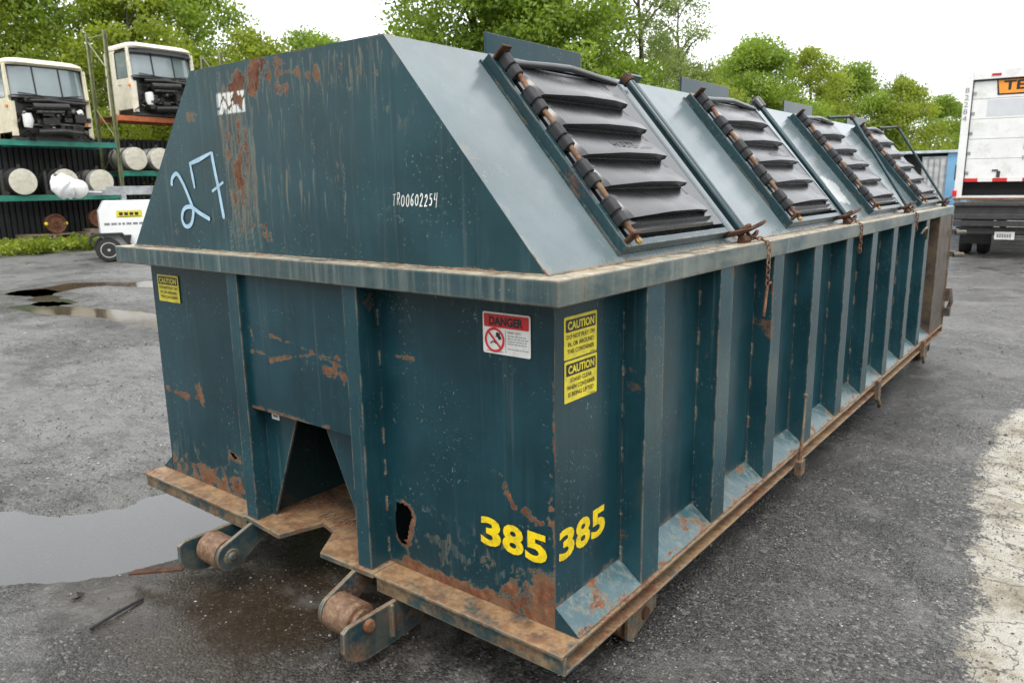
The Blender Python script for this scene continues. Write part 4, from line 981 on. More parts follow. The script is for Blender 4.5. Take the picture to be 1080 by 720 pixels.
def put_tree(src, x, y, s, rz, label, first=[]):
    o = copy_tree(src) if src.name in first else src
    first.append(src.name); o.location = (x, y, 0); o.scale = (s, s, s*random.uniform(.95, 1.05)); o.rotation_euler = (0, 0, rz)
    tag(o, label, 'tree', 'trees along the edge of the yard'); return o
random.seed(21)
TA = make_tree(1, 10.5, 3.6, 1.6, 150, 230, .15, LEAF); TB = make_tree(2, 9.6, 3.2, 1.1, 140, 230, .145, LEAF3)
TC = make_tree(3, 10.5, 2.3, 2.0, 110, 150, .105, LEAF2, 'tall', .62); TD = make_tree(4, 8.2, 3.3, .6, 140, 220, .145, LEAF)
TE = make_tree(5, 7.0, 2.8, .3, 120, 220, .14, LEAF3)
W8 = lambda px, d, y=None: (CAM.x+cos(YAW)*(px-540)/FPX*d-sin(YAW)*d, CAM.y+sin(YAW)*(px-540)/FPX*d+cos(YAW)*d)
def T_(src, px, d, s, lab):
    x, y = W8(px, d); return put_tree(src, x, y, s, random.uniform(0, 6.28), lab)
# behind the racks
T_(TB, -130, 27, 1.0, 'tall yellow green tree left of the racks')
T_(TB, 18, 29, 1.08, 'yellowish tall tree rising behind the nearer truck cab')
T_(TA, 95, 31, 1.02, 'dark green tall tree behind the leaning rack upright')
T_(TB, 165, 30, 1.06, 'yellow green tall tree behind the raised truck cab')
T_(TA, 225, 33, .98, 'tall green tree right of the raised truck cab')
T_(TE, 285, 31, 1.08, 'light green lower tree behind the container gable left half')
T_(TD, 345, 34, 1.02, 'round green tree peeking over the middle of the gable')
T_(TE, 392, 37, .98, 'low light green tree just left of the gable peak')
T_(TE, 130, 26, .62, 'bushy low tree filling the gap below the orange beam')
T_(TE, 185, 27, .60, 'bushy low tree beside the gable behind the upper tanks')
T_(TE, 60, 27, .80, 'bushy yellow green tree directly behind the dark fence')
# behind the container
T_(TA, 500, 26, 1.02, 'big leafy tree left above the first hatch')
T_(TA, 592, 27, 1.0, 'big leafy tree right above the first hatch')
T_(TD, 545, 32, 1.02, 'green tree standing far behind the two big leafy trees')
T_(TC, 672, 29, .99, 'slim airy pale tree above the lock bar of the first hatch')
T_(TC, 712, 32, .90, 'second slim airy pale tree left of the second hatch')
T_(TE, 735, 33, .86, 'low yellow green tree above the second hatch')
T_(TD, 785, 38, 1.00, 'rounded darker tree above the second lock bar')
T_(TB, 845, 40, .88, 'rounded tree above the third hatch')
T_(TD, 892, 43, .95, 'broad green tree above the fourth hatch')
T_(TC, 935, 45, .72, 'sparse thin tree poking above the fourth hatch')
T_(TE, 940, 42, .92, 'low green tree left of the blue shed')
T_(TD, 985, 46, .74, 'dense green tree behind the blue shed')
T_(TE, 1015, 52, .80, 'far low tree behind the white box truck left edge')
T_(TD, 1075, 52, .62, 'far low tree hidden mostly by the white box truck')
T_(TD, 640, 40, .92, 'green tree far behind the slim airy tree'); T_(TE, 820, 37, .72, 'bushy tree between second and third hatches')
T_(TD, 655, 34, .80, 'rounded green tree filling the gap under the slim airy tree'); T_(TB, 700, 37, .80, 'yellow green tree behind the second slim airy tree'); T_(TA, 545, 26, .92, 'leafy tree in the middle between the two big leafy trees')
T_(TD, 815, 47, .90, 'far rounded green tree in the gap left of the third hatch'); T_(TE, 870, 48, .98, 'far yellow green tree in the gap right of the third hatch'); T_(TA, 755, 42, .74, 'far leafy tree in the gap left of the second lock bar')
T_(TD, 440, 44, .66, 'small far tree at the gable peak')
# unseen trees added round the yard, outside the frame, to darken the horizon light
for x, y, s, q in ((26,30,1.1,TD),(30,18,1.2,TD),(33,5,1.2,TE),(32,-8,1.2,TD),(27,-20,1.2,TE),(16,-28,1.2,TD),(3,-31,1.2,TE),(-10,-30,1.2,TD),(-22,-24,1.2,TE),(-32,-12,1.2,TD),(22,-25,1.1,TD),(-4,-34,1.1,TD),(32,12,1.1,TE)):
    put_tree(q, x, y, s*1.5, random.uniform(0, 6.28), 'unseen tree added at the yard edge to darken the horizon')

# ---- storage racks, parallel to the container, shelves facing +X
M['green_beam'] = plain('green_rack_paint', (.012,.20,.145), .5, var=.25, sc=3, dirt=(.12,.09,.05), dirt_amt=.4)
M['olive_post'] = plain('pale_olive_rack_paint', (.20,.225,.12), .55, sc=5, dirt=(.19,.10,.05), dirt_amt=.7)
M['orange_beam'] = plain('orange_rack_paint', (.42,.11,.035), .55, sc=4, dirt=(.12,.05,.03), dirt_amt=.5)
M['cream'] = plain('cream_truck_paint', (.66,.60,.44), .38, var=.08, sc=3, dirt=(.34,.27,.17), dirt_amt=.35)
M['cream_w'] = plain('pale_cream_truck_paint', (.72,.67,.55), .38, var=.08, sc=3, dirt=(.38,.30,.20), dirt_amt=.4)
M['engine'] = plain('greasy_black_metal', (.014,.013,.013), .30, var=.6, sc=9, dirt=(.07,.055,.04), dirt_amt=.4)
M['engine_g'] = plain('greasy_grey_metal', (.10,.10,.10), .4, .4, var=.4, sc=9)
M['rubber'] = plain('black_rubber', (.018,.018,.019), .75, sc=8)
M['alu'] = plain('weathered_aluminium', (.50,.49,.46), .5, .35, var=.15, sc=4, dirt=(.30,.24,.15), dirt_amt=.5)
M['tank_end'] = plain('pale_tank_end', (.58,.55,.46), .5, .0, var=.12, sc=4, dirt=(.33,.25,.14), dirt_amt=.55)
M['tank_dark'] = plain('dark_tank_shell', (.045,.045,.04), .45, .3, sc=5)
M['wood'] = plain('grey_pallet_wood', (.17,.13,.095), .85, sc=8)
M['truck_white'] = plain('white_truck_paint', (.74,.74,.73), .35, var=.05, sc=2, dirt=(.40,.37,.31), dirt_amt=.35)
M['trailer_white'] = plain('white_trailer_paint', (.76,.77,.77), .3, var=.04, sc=3)
M['dark_metal'] = plain('dark_sooty_metal', (.030,.030,.031), .6, sc=5, dirt=(.09,.075,.06), dirt_amt=.4)
M['grey_metal'] = plain('grey_galvanised', (.30,.31,.32), .45, .5, sc=6)
M['drum_rust'] = rusty('rusted_brake_drum', .75, .1)
M['amber'] = plain('amber_lens', (.75,.22,.02), .25); M['red_lens'] = plain('red_lens', (.55,.02,.02), .25)
M['blue'] = plain('blue_shed_paint', (.16,.36,.56), .45, sc=2, var=.12, dirt=(.3,.3,.3), dirt_amt=.2)
k = NT('sky_painted_glass'); k.bsdf(k.mix(k.noise(k.coord(), 1.5, 4), (.10,.135,.14,1), (.24,.29,.30,1)), .06, 0, None, .9); M['glass'] = k.m  # pale sky reflection painted into the glass colour
def fence_mat():
    k = NT('ribbed_dark_cladding'); k.bsdf(k.mix(k.noise(k.coord(), 2, 5), (.012,.013,.015,1), (.030,.032,.035,1)), .55); return k.m
XF = -22.2      # front plane of the racks
fb = MB(); n = 74
for i in range(n):       # ribs modelled
    y = 2.0+i*.155; fb.box(XF-1.56, XF-1.50, y, y+.10, 0, 3.22)
fb.box(XF-1.60, XF-1.561, 2.0, 2.0+n*.155, 0, 3.19)
fo = fb.build('ribbed_fence', fence_mat()); tag(fo, 'tall dark ribbed metal fence standing behind the storage racks', 'fence')

def rack_frame(par, y, h, lean=0., x1=XF-1.15):
    """upright: two posts with braces"""
    mb = MB(); a, b = XF-.04, x1
    for x in (a, b):
        mb.box(x-.04, x-.032, y-.045, y+.045, 0, h); mb.box(x-.032, x+.04, y-.045, y-.037, 0, h); mb.box(x-.032, x+.04, y+.037, y+.045, 0, h)
    z = .25; f = 0
    while z+.9 < h:
        z1 = z+.95
        mb.tube([(a if f else b, y, z), (b if f else a, y, z1)], .018, 6); f = 1-f; z = z1
    mb.tube([(a, y, h-.12), (b, y, h-.12)], .018, 6); mb.tube([(a, y, .2), (b, y, .2)], .018, 6)
    return mb.build('upright', M['olive_post'], par)
def beam(par, y0, y1, z, mat, h=.15):
    for x in (XF-.03, XF-1.12):
        mb = MB(); mb.box(x-.02, x+.03, y0, y1, z-h, z); mb.box(x-.028, x+.036, y0-.0, y0+.02, z-h-.06, z+.03); mb.box(x-.028, x+.036, y1-.02, y1, z-h-.06, z+.03)
        mb.build('beam', mat, par, bevel=.004)
r1 = thing('pallet_rack', 'tall green beamed storage rack loaded with a truck cab, round tanks and brake drums', 'rack', (XF-.6, 7.6, 0))
rack_frame(r1, 5.86, 3.0); rack_frame(r1, 9.36, 6.15); rack_frame(r1, 9.36-.16, 6.05, x1=XF-1.2) if False else None
for z in (.31, 1.53, 3.0): beam(r1, 5.91, 9.31, z, M['green_beam'])
mb = MB()
for z in (.31, 1.53, 3.0):
    for i in range(9): mb.box(XF-1.10, XF-.055, 6.0+.37*i, 6.30+.37*i, z-.02, z+.004)
mb.build('shelf_boards', M['wood'], r1)
r2 = thing('pallet_rack', 'storage rack bay with an orange top beam carrying the raised truck cab', 'rack', (XF-.6, 11, 0))
rack_frame(r2, 13.0, 6.0)
for z, q in ((2.2, M['green_beam']), (3.80, M['orange_beam'])): beam(r2, 9.41, 12.95, z, q)
mb = MB()
for z in (2.2, 3.80):
    for i in range(9): mb.box(XF-1.10, XF-.055, 9.5+.38*i, 9.8+.38*i, z-.02, z+.004)
mb.build('shelf_boards', M['wood'], r2)
po = MB().box(XF-3.0,XF-2.9,12.75,12.85,0,6.35).box(XF-3.0,XF-2.92,12.0,12.76,5.45,5.55).box(XF-3.0,XF-2.9,11.95,12.02,0,5.6).tube([(XF-2.95,12.05,4.6),(XF-2.95,12.8,5.5)],.03,6)
tag(po.build('steel_post_frame', M['rust'], bevel=.005), 'rusty orange post frame standing beyond the raised truck cab', 'post')

# ---- truck cabs without bonnets
def truck_cab(label, loc, mat, tone):
    t = thing('truck_cab', label, 'truck cab', loc, 0, 'truck cabs on the racks')
    def Bd(n, mb, m, par=None, **k):
        o = mb.build(n, m, **k); o.parent = par or t; return o
    # local: x toward the viewer side (front), y across, z up; width 2.2, depth 1.75, height 2.15
    Wd, Dp = 2.2, 1.7
    def ring(z, fx, bx, hw, r=.16):      # rounded plan
        P = []
        for cx, cy, a in ((fx-r, hw-r, 0), (bx+.06, hw-.06, 90), (bx+.06, -hw+.06, 180), (fx-r, -hw+r, 270)):
            rr = r if cx > bx+.1 else .06
            P += [(cx+rr*cos(radians(a+q)), cy+rr*sin(radians(a+q)), z) for q in (0, 30, 60, 90)]
        return P
    rings = [ring(1.93, .04, -1.5, 1.02, .26), ring(1.99, .10, -1.5, 1.03, .30), ring(2.05, .07, -1.48, 1.0, .30), ring(2.11, -.06, -1.44, .90, .28), ring(2.15, -.26, -1.36, .72, .2), ring(2.165, -.5, -1.2, .45, .12)]
    mb = MB(); n = 16
    for R_ in rings: mb.v += R_
    for i in range(len(rings)-1):
        for k2 in range(n): l = (k2+1) % n; mb.f.append((i*n+k2, i*n+l, (i+1)*n+l, (i+1)*n+k2))
    mb.f.append(tuple((len(rings)-1)*n+k2 for k2 in range(n))); mb.f.append(tuple(range(n))[::-1])
    Bd('roof', mb, mat, smooth=50)
    mb = MB().box(-1.5, -1.44, -1.03, 1.03, .05, 1.86); Bd('rear_wall', mb, mat)
    for s in (-1, 1):
        y0, y1 = sorted((s*1.045, s*1.0))
        side = [(-1.45,.05),(-.95,.05),(-.90,.18),(.02,.18),(.06,.95),(-.04,1.925),(-.10,1.925),(-.10,1.08),(-.80,1.08),(-.82,1.90),(-1.45,1.90)]
        mb = MB().prism(side, lambda p, q, d: (p, d, q), y0, y1); mb.tube([(-.75, s*1.05, .92), (-.55, s*1.06, .92)], .02, 6); mb.box(-.12,-.05,y0-.004,y1+.004,.35,.62)
        d = Bd('door', mb, mat, bevel=.01)
        Bd('side_window', MB().prism([(-.79,1.09),(-.12,1.09),(-.10,1.70),(-.14,1.83),(-.80,1.83)], lambda p, q, e: (p, e, q), s*1.018-.006, s*1.018+.006), M['glass'], d)
        Bd('window_seal', MB().tube([(-.80,s*1.03,1.08),(-.11,s*1.03,1.08),(-.09,s*1.03,1.72),(-.14,s*1.03,1.85),(-.81,s*1.03,1.85)], .018, 6, closed=True), M['rubber'], d)
        mb = MB().prism([(-.04,.95),(.04,.95),(-.06,1.94),(-.13,1.94)], lambda p, q, e: (p, e, q), min(s*1.0,s*.955), max(s*1.0,s*.955)); Bd('pillar', mb, mat, bevel=.01)
        if s < 0: Bd('mirror_lamp', MB().lathe((-.02, s*1.05, .86), (0,s,0), [(.045,0),(.05,.03),(.03,.05)], 10), M['amber'])
    # windshield: curved pane in a black seal
    ya = np.linspace(-.97, .97, 21)
    mb = MB().grid(ya, [0, .5, 1], lambda a, b: (.13-.12*b-.17*(a/.97)**4-.02*(a/.97)**2, a*(1-.02*b), 1.15+.77*b)); gl = Bd('windshield', mb, M['glass'], smooth=40)
    for yy in (-.36, .30):
        Bd('windshield_divider', MB().box(.105, .125, yy-.014, yy+.014, 1.15, 1.20).prism([(.13,1.16),(.15,1.16),(.03,1.92),(.01,1.92)], lambda p, q, e: (p, e, q), yy-.014, yy+.014), M['rubber'], gl)
    sl_ = MB(); P = [(.14-.17*(a/.97)**4-.02*(a/.97)**2, a, 1.145) for a in ya]+[(.02-.17*(a/.97)**4-.02*(a/.97)**2, a*.98, 1.925) for a in ya[::-1]]
    Bd('windshield_seal', sl_.tube(P, .022, 6, closed=True), M['rubber'], gl)
    if tone: Bd('sun_visor', MB().grid(ya, [0, 1], lambda a, b: (.06+.10*b-.17*(a/.97)**4, a*1.0, 1.945-.14*b)), M['rubber'])
    # cowl, firewall and all that hangs on it
    Bd('cowl', MB().grid(ya*1.06, [0, .5, 1], lambda a, b: (.13+.16*b-.12*(a/.92)**2, a, 1.14-.07*b**2)), M['engine'], smooth=50)
    Bd('firewall', MB().box(-.06, .02, -.99, .99, .02, 1.12), M['engine'])
    [Bd('front_skirt', MB().box(-.02,.10,q,q+.13,.08,.98), mat, bevel=.01) for q in (-1.03,.90)]
    for s in (-1, 1):
        Bd('wiper', MB().tube([(.20, s*.15, 1.13), (.17, s*.5, 1.18), (.10, s*.80, 1.21)], .014, 5), M['rubber'])
    rr = random.Random(int(loc[1]*10)); eg = MB()
    eg.tube([(.30,-.55,.84),(.33,0,.86),(.30,.35,.88)], .10, 12).tube([(.20,-.7,1.0),(.26,-.1,1.03),(.24,.5,1.0),(.18,.85,1.0)], .055, 8).tube([(.34,-.5,.18),(.40,.1,.22),(.34,.6,.18)], .09, 10)
    for i in range(34):
        y = rr.uniform(-.85,.85); z = rr.uniform(.12,1.0); y2 = y+rr.uniform(-.5,.5); z2 = z+rr.uniform(-.4,.3)
        eg.tube([(.05,y,z),(.18+rr.random()*.15,(y+y2)/2+rr.uniform(-.1,.1),(z+z2)/2),(.06,max(-.88,min(.88,y2)),max(.06,min(1.03,z2)))], rr.uniform(.012,.035), 6)
    for i in range(14):
        y = rr.uniform(-.85,.75); z = rr.uniform(.06,.75); eg.box(.02,.10+rr.random()*.32,y,y+rr.uniform(.08,.3),z,z+rr.uniform(.06,.25))
    Bd('engine_bay', eg, M['engine'], bevel=.008)
    gp = MB().tube([(.30,-.48,.72),(.31,.0,.74),(.30,.22,.76)], .05, 10).tube([(.2,-.8,.40),(.22,-.3,.36),(.2,.1,.42),(.21,.78,.38)], .022, 8)
    for i in range(12):
        y = rr.uniform(-.75,.75); z = rr.uniform(.08,.8); gp.lathe((.2,y,z),(1,rr.uniform(-.5,.5),0),[(.03,0),(.05,.02),(.05,.09),(.02,.11)],10)
    Bd('pipework', gp, M['engine_g'], smooth=40)
    yb = -.70 if not tone else -.62
    wt = MB().tube([(.22,yb,.30),(.23,yb+.02,.48),(.22,yb,.66)], [.10,.135,.11], 10); Bd('washer_tank', wt, M['white'], smooth=40)
    if not tone: Bd('headlamp_amber', MB().box(.04,.12,.80,.90,.36,.50), M['amber'], bevel=.01); Bd('coolant_tank', MB().tube([(.18,.62,.72),(.2,.74,.78)],.09,8), M['white'], smooth=40)
    Bd('cab_floor_frame', MB().box(-1.5,.1,-.7,-.55,-.02,.06).box(-1.5,.1,.55,.7,-.02,.06).box(-.2,.12,-1.0,1.0,-.018,.05), M['dark_metal'])
    return t
truck_cab('cream truck cab without bonnet on the green top shelf', (XF-.10, 7.68, 3.02), M['cream'], 0)
truck_cab('paler truck cab with dark visor raised on the orange beam', (XF-.10, 11.02, 3.84), M['cream_w'], 1)
# low sleeper box behind the raised cab
# ---- round tanks lying end-on
def tank(y, z, r, l, label, dark, flat):
    t = thing('fuel_tank', label, 'tank', (XF+.12, y, z), 0, 'fuel tanks lying on the racks')
    def Bd(n, mb, m, par=None, **k): o = mb.build(n, m, **k); o.parent = par or t; return o
    cz = r+.004; Bd('tank_shell', MB().lathe((-l,0,cz),(1,0,0),[(r*.97,0),(r,.02),(r,l-.03),(r*.985,l-.008)],30), M['tank_dark'] if dark else M['alu'], smooth=40)
    Bd('end_cap', MB().lathe((-.010,0,cz),(1,0,0),[(r*.98,0),(r*.965,.010),(r*.90,.013),(r*.5,.020),(.01,.024)],30), M['tank_end'], smooth=40)
    for x in (-.28, -l+.25): Bd('strap', MB().tube([(x, (r+.012)*cos(a), cz+(r+.012)*sin(a)) for a in [2*pi*i/24 for i in range(24)]], .014, 5, closed=True), M['dark_metal'])
    Bd('filler_neck', MB().lathe((-.38,.05,cz+r-.02),(0,.2,1),[(.05,0),(.05,.09),(.06,.09),(.06,.12),(.02,.13)],12), M['dark_metal'], smooth=40)
    if flat: Bd('mount_bracket', MB().prism([(-r*.9,0),(-r*1.25,0),(-r*1.28,1.7*r),(-r*1.1,1.85*r),(-r*1.08,.4*r),(-r*.7,.05)], lambda p, q, d: (d, p, q+.002), -.34, -.24), M['dark_metal'], bevel=.006)
    return t
tank(6.67, 1.534, .355, 1.15, 'largest pale ended round tank, leftmost on the middle shelf', True, True)
tank(7.74, 1.534, .355, 1.1, 'pale ended round tank with dark bracket, in the middle of the green shelf', True, True)
tank(8.72, 1.534, .345, 1.1, 'yellowish round tank right of the bracketed one on the middle shelf', False, True)
tank(9.80, 2.204, .34, 1.1, 'dull silver round tank left of its twin on the upper right shelf', False, False)
tank(10.58, 2.204, .34, 1.1, 'pale round tank nearest the gable on the upper right shelf', False, False)
# ---- brake drums on pallets on the bottom shelf
def pallet(y, label, w_=.9):
    t = thing('wooden_pallet', label, 'pallet', (XF-.08, y, .316), 0, 'pallets on the bottom shelf'); 
    def Bd(n, mb, m): o = mb.build(n, m, bevel=.003); o.parent = t; return o
    mb = MB(); [mb.box(-.9+.15*i,-.80+.15*i,-w_/2,w_/2,.105,.128) for i in range(7)]; Bd('deck_boards', mb, M['wood'])
    for yy in (-w_/2+.05, 0, w_/2-.05): Bd('bearer', MB().box(-.9,.10,yy-.045,yy+.045,.0225,.1045), M['wood'])
    mb = MB(); [mb.box(-.9+.45*i,-.80+.45*i,-w_/2,w_/2,0,.022) for i in range(3)]; Bd('bottom_boards', mb, M['wood'])
pallet(7.30, 'grey wooden pallet under the yellow marked brake drum', 1.3); pallet(8.62, 'grey wooden pallet under the right brake drum beside the trailer')
o = MB().box(XF-.5,XF-.02,8.28,8.98,.4462,.54).build('timber_block', M['wood'], bevel=.005); tag(o, 'short timber block between pallet and right brake drum', 'timber')
def drum(y, z, label, mark):
    t = thing('brake_drum', label, 'brake drum', (XF-.05, y, z), 0, 'brake drums on the bottom shelf')
    def Bd(n, mb, m, par=None): o = mb.build(n, m, smooth=35); o.parent = par or t; return o
    R_ = .27; cz = R_+.004
    Bd('drum_shell', MB().lathe((-.30,0,cz),(1,0,.05),[(R_*.93,0),(R_*.95,.22),(R_,.23),(R_,.27),(R_*.90,.272),(R_*.86,.235),(R_*.55,.23),(R_*.52,.245),(R_*.30,.245),(R_*.28,.275),(R_*.2,.275),(R_*.18,.24),(.01,.24)],28), M['drum_rust'])
    Bd('hub_bolts', MB().lathe((-.06,0,cz),(1,0,.05),[(.05,0),(.045,.03),(.01,.032)],8), M['rust_dark'])
    if mark:
        for a in (2.9, .15): Bd('paint_daub', MB().lathe((-.10+.02*a, R_*1.02*cos(a), cz+R_*.95*sin(a)*.3),(1,.2,0),[(.03,0),(.055,.02),(.04,.05),(.01,.06)],8), M['yellow'])
drum(7.42, .4455, 'rusty brake drum with yellow daubs standing on the long pallet', True)
drum(8.62, .542, 'rusty brake drum on the timber block, partly behind the trailer', False)

# ---- white lighting tower trailer in front of the racks
lt = thing('light_tower_trailer', 'white towable light tower trailer parked in front of the racks', 'trailer', (-17.25, 7.3, 0))
TR = Matrix.Translation((-17.12,6.48,0)) @ Matrix.Rotation(radians(-22),4,'Z') @ Matrix.Translation((17.12,-6.48,0))
def B4(n, mb, m, par=lt, **k): mb.v = [tuple(TR @ Vector(v)) for v in mb.v]; return mb.build(n, m, par, **k)
body = B4('body', MB().prism([(6.46,.31),(6.36,.62),(6.36,1.14),(6.50,1.39),(8.25,1.39),(8.40,1.1),(8.40,.31)], lambda p, q, d: (d, p, q), -18.3, -17.22), M['trailer_white'], bevel=.012)
fnT = map_plane((-17.22,0,0),(0,1,0),(0,0,1),.002); fnT2 = map_plane((-17.22,0,0),(0,1,0),(0,0,1),.0035)
mb = MB(); rrect(mb, fnT, 6.72,7.27,1.0,1.16,.01); s_ = B4('yellow_sticker', mb, M['yellow'], body)
mb = MB(); [bar2(mb, fnT2, 6.78+.11*i, 6.86+.11*i, 1.05,1.12) for i in range(4)]; bar2(mb, fnT2, 6.75,7.24,1.015,1.03); B4('sticker_print', mb, M['black'], s_)
mb = MB(); add_text(mb, '4', fnT, 7.47,7.57,1.02,1.14,.02); B4('lettering', mb, M['black'], body)
mb = MB(); [bar2(mb, fnT, 7.6+.10*i, 7.68+.10*i, 1.03,1.12) for i in range(5)]; B4('yellow_lettering', mb, M['yellow'], body)
mb = MB(); random.seed(2); xx = 6.45
while xx < 7.5: l = random.uniform(.05,.12); bar2(mb, fnT, xx, xx+l, .83,.885); xx += l+.03
B4('faded_lettering', mb, M['grey_print'], body)
for (y, x) in ((6.48,-17.12),(6.48,-18.35)):
    wz = .275; ty = B4('wheel', MB().lathe((x-.10,y,wz),(1,0,0),[(.17,0),(.25,.005),(.272,.03),(.275,.10),(.272,.17),(.25,.195),(.18,.20)],30), M['rubber'], smooth=40)
    B4('rim', MB().lathe((x+.085,y,wz),(1,0,0),[(.17,-.03),(.178,.018),(.16,.018),(.145,-.015),(.09,-.02),(.075,.005),(.03,.015),(.01,.016)],24), M['alu'], ty, smooth=40)
fp = [(6.08,.44),(6.12,.60),(6.22,.66),(6.80,.66),(6.98,.36),(6.92,.34),(6.76,.60),(6.25,.60),(6.18,.56),(6.14,.43)]
B4('fender', MB().prism(fp, lambda p, q, d: (d, p, q), -17.36, -17.0), M['rubber'], bevel=.008); B4('fender_valance', MB().prism([(6.74,.60),(6.92,.34),(6.98,.60)], lambda p, q, d: (d, p, q), -17.22, -17.02), M['rubber'])
B4('chassis', MB().box(-18.28,-17.26,6.40,8.9,.20,.305).tube([(-17.77,8.9,.42),(-17.77,10.0,.42)],.05,8), M['dark_metal'])
B4('mast', MB().box(-17.85,-17.72,6.2,9.2,1.52,1.64).box(-17.83,-17.74,6.6,9.4,1.64,1.72).box(-17.95,-17.6,6.9,7.0,1.38,1.53).box(-17.95,-17.6,8.0,8.1,1.38,1.53), M['grey_metal'], bevel=.004)
B4('winch', MB().lathe((-17.6,7.6,1.62),(0,1,0),[(.09,0),(.09,.02),(.05,.02),(.05,.15),(.09,.15),(.09,.17)],14).tube([(-17.55,7.9,1.55),(-17.5,8.1,1.80),(-17.5,8.3,1.82)],.015,6), M['dark_metal'], smooth=40)
for i in range(2):
    yy, zz, xx = 6.12-.22*i, 1.70+.10*i, -17.45-.45*i
    lm_ = B4('lamp_head', MB().lathe((xx-.16,yy,zz),(1,-.55,-.12),[(.06,-.04),(.12,.02),(.19,.12),(.215,.24),(.22,.28)],22), M['trailer_white'], smooth=50)
    B4('lamp_glass', MB().lathe((xx+.054,yy-.118,zz-.026),(1,-.55,-.12),[(.205,.02),(.20,.05),(.12,.09),(.01,.10)],22), M['white'], lm_, smooth=50)
B4('lamp_bar', MB().tube([(-17.70,5.95,1.60),(-17.70,6.5,1.58)],.03,8).tube([(-17.9,6.12,1.45),(-17.62,6.12,1.80)],.025,8), M['grey_metal'])
aa = np.linspace(0, 6.2832, 40)
wv = MB().grid(aa, np.linspace(0, 1, 16), lambda a, b: (-17.30+(.10+.13*np.sin(pi*b)**.6)*np.cos(a)*(1+.55*(fbm(np.cos(a)*1.6+3, np.sin(a)*1.6+b*4, 3)-.5)), 5.66+(.10+.12*np.sin(pi*b)**.6)*np.sin(a)*(1+.55*(fbm(np.cos(a)*1.6+3, np.sin(a)*1.6+b*4, 3)-.5))+.12*b, 1.98-.50*b+.04*np.sin(a*2)))
B4('plastic_wrap', wv, M['trailer_white'], smooth=30)
# ---- weeds along the foot of the racks
def weeds():
    rs = np.random.RandomState(4); n = 150; y = rs.uniform(2.0, 13, n); x = XF+.35+rs.rand(n)*.9-.10*(y-6); z = .12+.16*rs.rand(n)
    cl = np.stack([x, y, z, .20+.20*rs.rand(n)], 1); V, T = leaves(rs, cl, 70, .10, 1.0, -.3); V[:, 2] = np.abs(V[:, 2])
    o = leaf_obj('weeds', V, T, LEAF3); tag(o, 'bright green weeds growing along the foot of the racks', 'weeds', kind='stuff')
weeds()

# ---- white box truck seen from behind
bt = thing('box_truck', 'white box truck with roll-up door and orange sign seen from behind', 'truck', (0, 19.5, 0))
FR = Matrix.Translation(Vector((-1.40, 16.3, 0))) @ Matrix.Rotation(radians(7.0), 4, 'Z')
def fT(x, y, z): return FR @ Vector((x, y, z))
def B5(n, mb, m, par=bt, **k): mb.v = [tuple(fT(*v)) for v in mb.v]; return mb.build(n, m, par, **k)
BW, BH, BZ = 2.50, 3.66, 1.20
cargo = B5('cargo_box', MB().box(-.0,.05,.12,6.6,BZ,BH).box(BW-.05,BW,.12,6.6,BZ,BH).box(.0501,BW-.0501,.12,6.6,BH-.05,BH-.001).box(.0501,BW-.0501,6.55,6.599,BZ,BH-.051).box(.0501,BW-.0501,.12,6.54,BZ,BZ+.06), M['truck_white'])
B5('door_frame', MB().box(-.02,.12,0,.119,BZ-.05,BH+.02).box(BW-.12,BW+.02,0,.119,BZ-.05,BH+.02).box(.1201,BW-.1201,0,.119,BH-.16,BH+.019), M['truck_white'], cargo, bevel=.008)
door = MB()
for i in range(5): door.box(.125,BW-.125,.060,.085,1.60+i*.385,1.60+i*.385+.379)
dr = B5('roll_up_door', door, M['truck_white'], bevel=.004)
B5('door_seal', MB().box(.1205,.140,.030,.058,1.55,3.49).box(.1405,BW-.1405,.030,.058,3.475,3.499), M['rubber'], dr)
for i in range(5): B5('door_hinge', MB().box(.14,.20,.052,.060,1.68+i*.385,1.74+i*.385), M['grey_metal'], dr)
for i in range(6): B5('strap_mark', MB().box(1.08,1.10,.052,.060,1.95+i*.2,2.03+i*.2+(.05 if i%2 else 0)), M['grey_metal'], dr)
B5('door_latch', MB().box(.68,.74,.045,.060,1.62,1.74).box(.60,.70,.045,.058,1.74,1.77), M['dark_metal'], dr)
fnD = map_plane((0,.058,0),(1,0,0),(0,0,1),.001); fnD2 = map_plane((0,.058,0),(1,0,0),(0,0,1),.004); fnD3 = map_plane((0,.058,0),(1,0,0),(0,0,1),.007)
mb = MB(); mb.add([fnD2(*q) for q in [(.54,3.50),(2.1,3.50),(2.06,3.22),(.58,3.22)]], [(0,1,2,3)]); sg = B5('door_sign', mb, plain('orange_sign', (.85,.30,.03), .4, var=.06), dr)
mb = MB(); mb.add([fnD(*q) for q in [(.51,3.53),(2.13,3.53),(2.09,3.19),(.55,3.19)]], [(0,1,2,3)]); B5('sign_border', mb, M['black'], sg)
mb = MB(); add_text(mb, 'TE', fnD3, .64,1.00,3.28,3.455,.03); B5('lettering', mb, M['black'], sg)
mb = MB(); mb.add([fnD(*q) for q in [(.40,2.80),(2.2,2.80),(2.2,3.10),(.40,3.12)]], [(0,1,2,3)]); B5('faded_patch', mb, plain('faded_door_patch', (.55,.56,.58), .5, var=.04), dr)
mb = MB(); fnN = map_plane((0,-.001,0),(1,0,0),(0,0,1),.003)
for i, ch in enumerate('82284'): add_text(mb, ch, fnN, .00,.07,3.26-i*.135,3.36-i*.135,.0)
B5('unit_number', mb, M['grey_print'], cargo)
for i in range(9):
    B5('reflective_strip', MB().box(.12+.25*i,.369+.25*i,.035,.055,1.535,1.60), M['red'] if i % 2 == 0 else M['white'], cargo)
for x in (.42, 1.6): B5('marker_lamp', MB().box(x,x+.16,-.02,-.001,3.56,3.60), M['red_lens'] if x < 1 else M['amber'], cargo, bevel=.006)
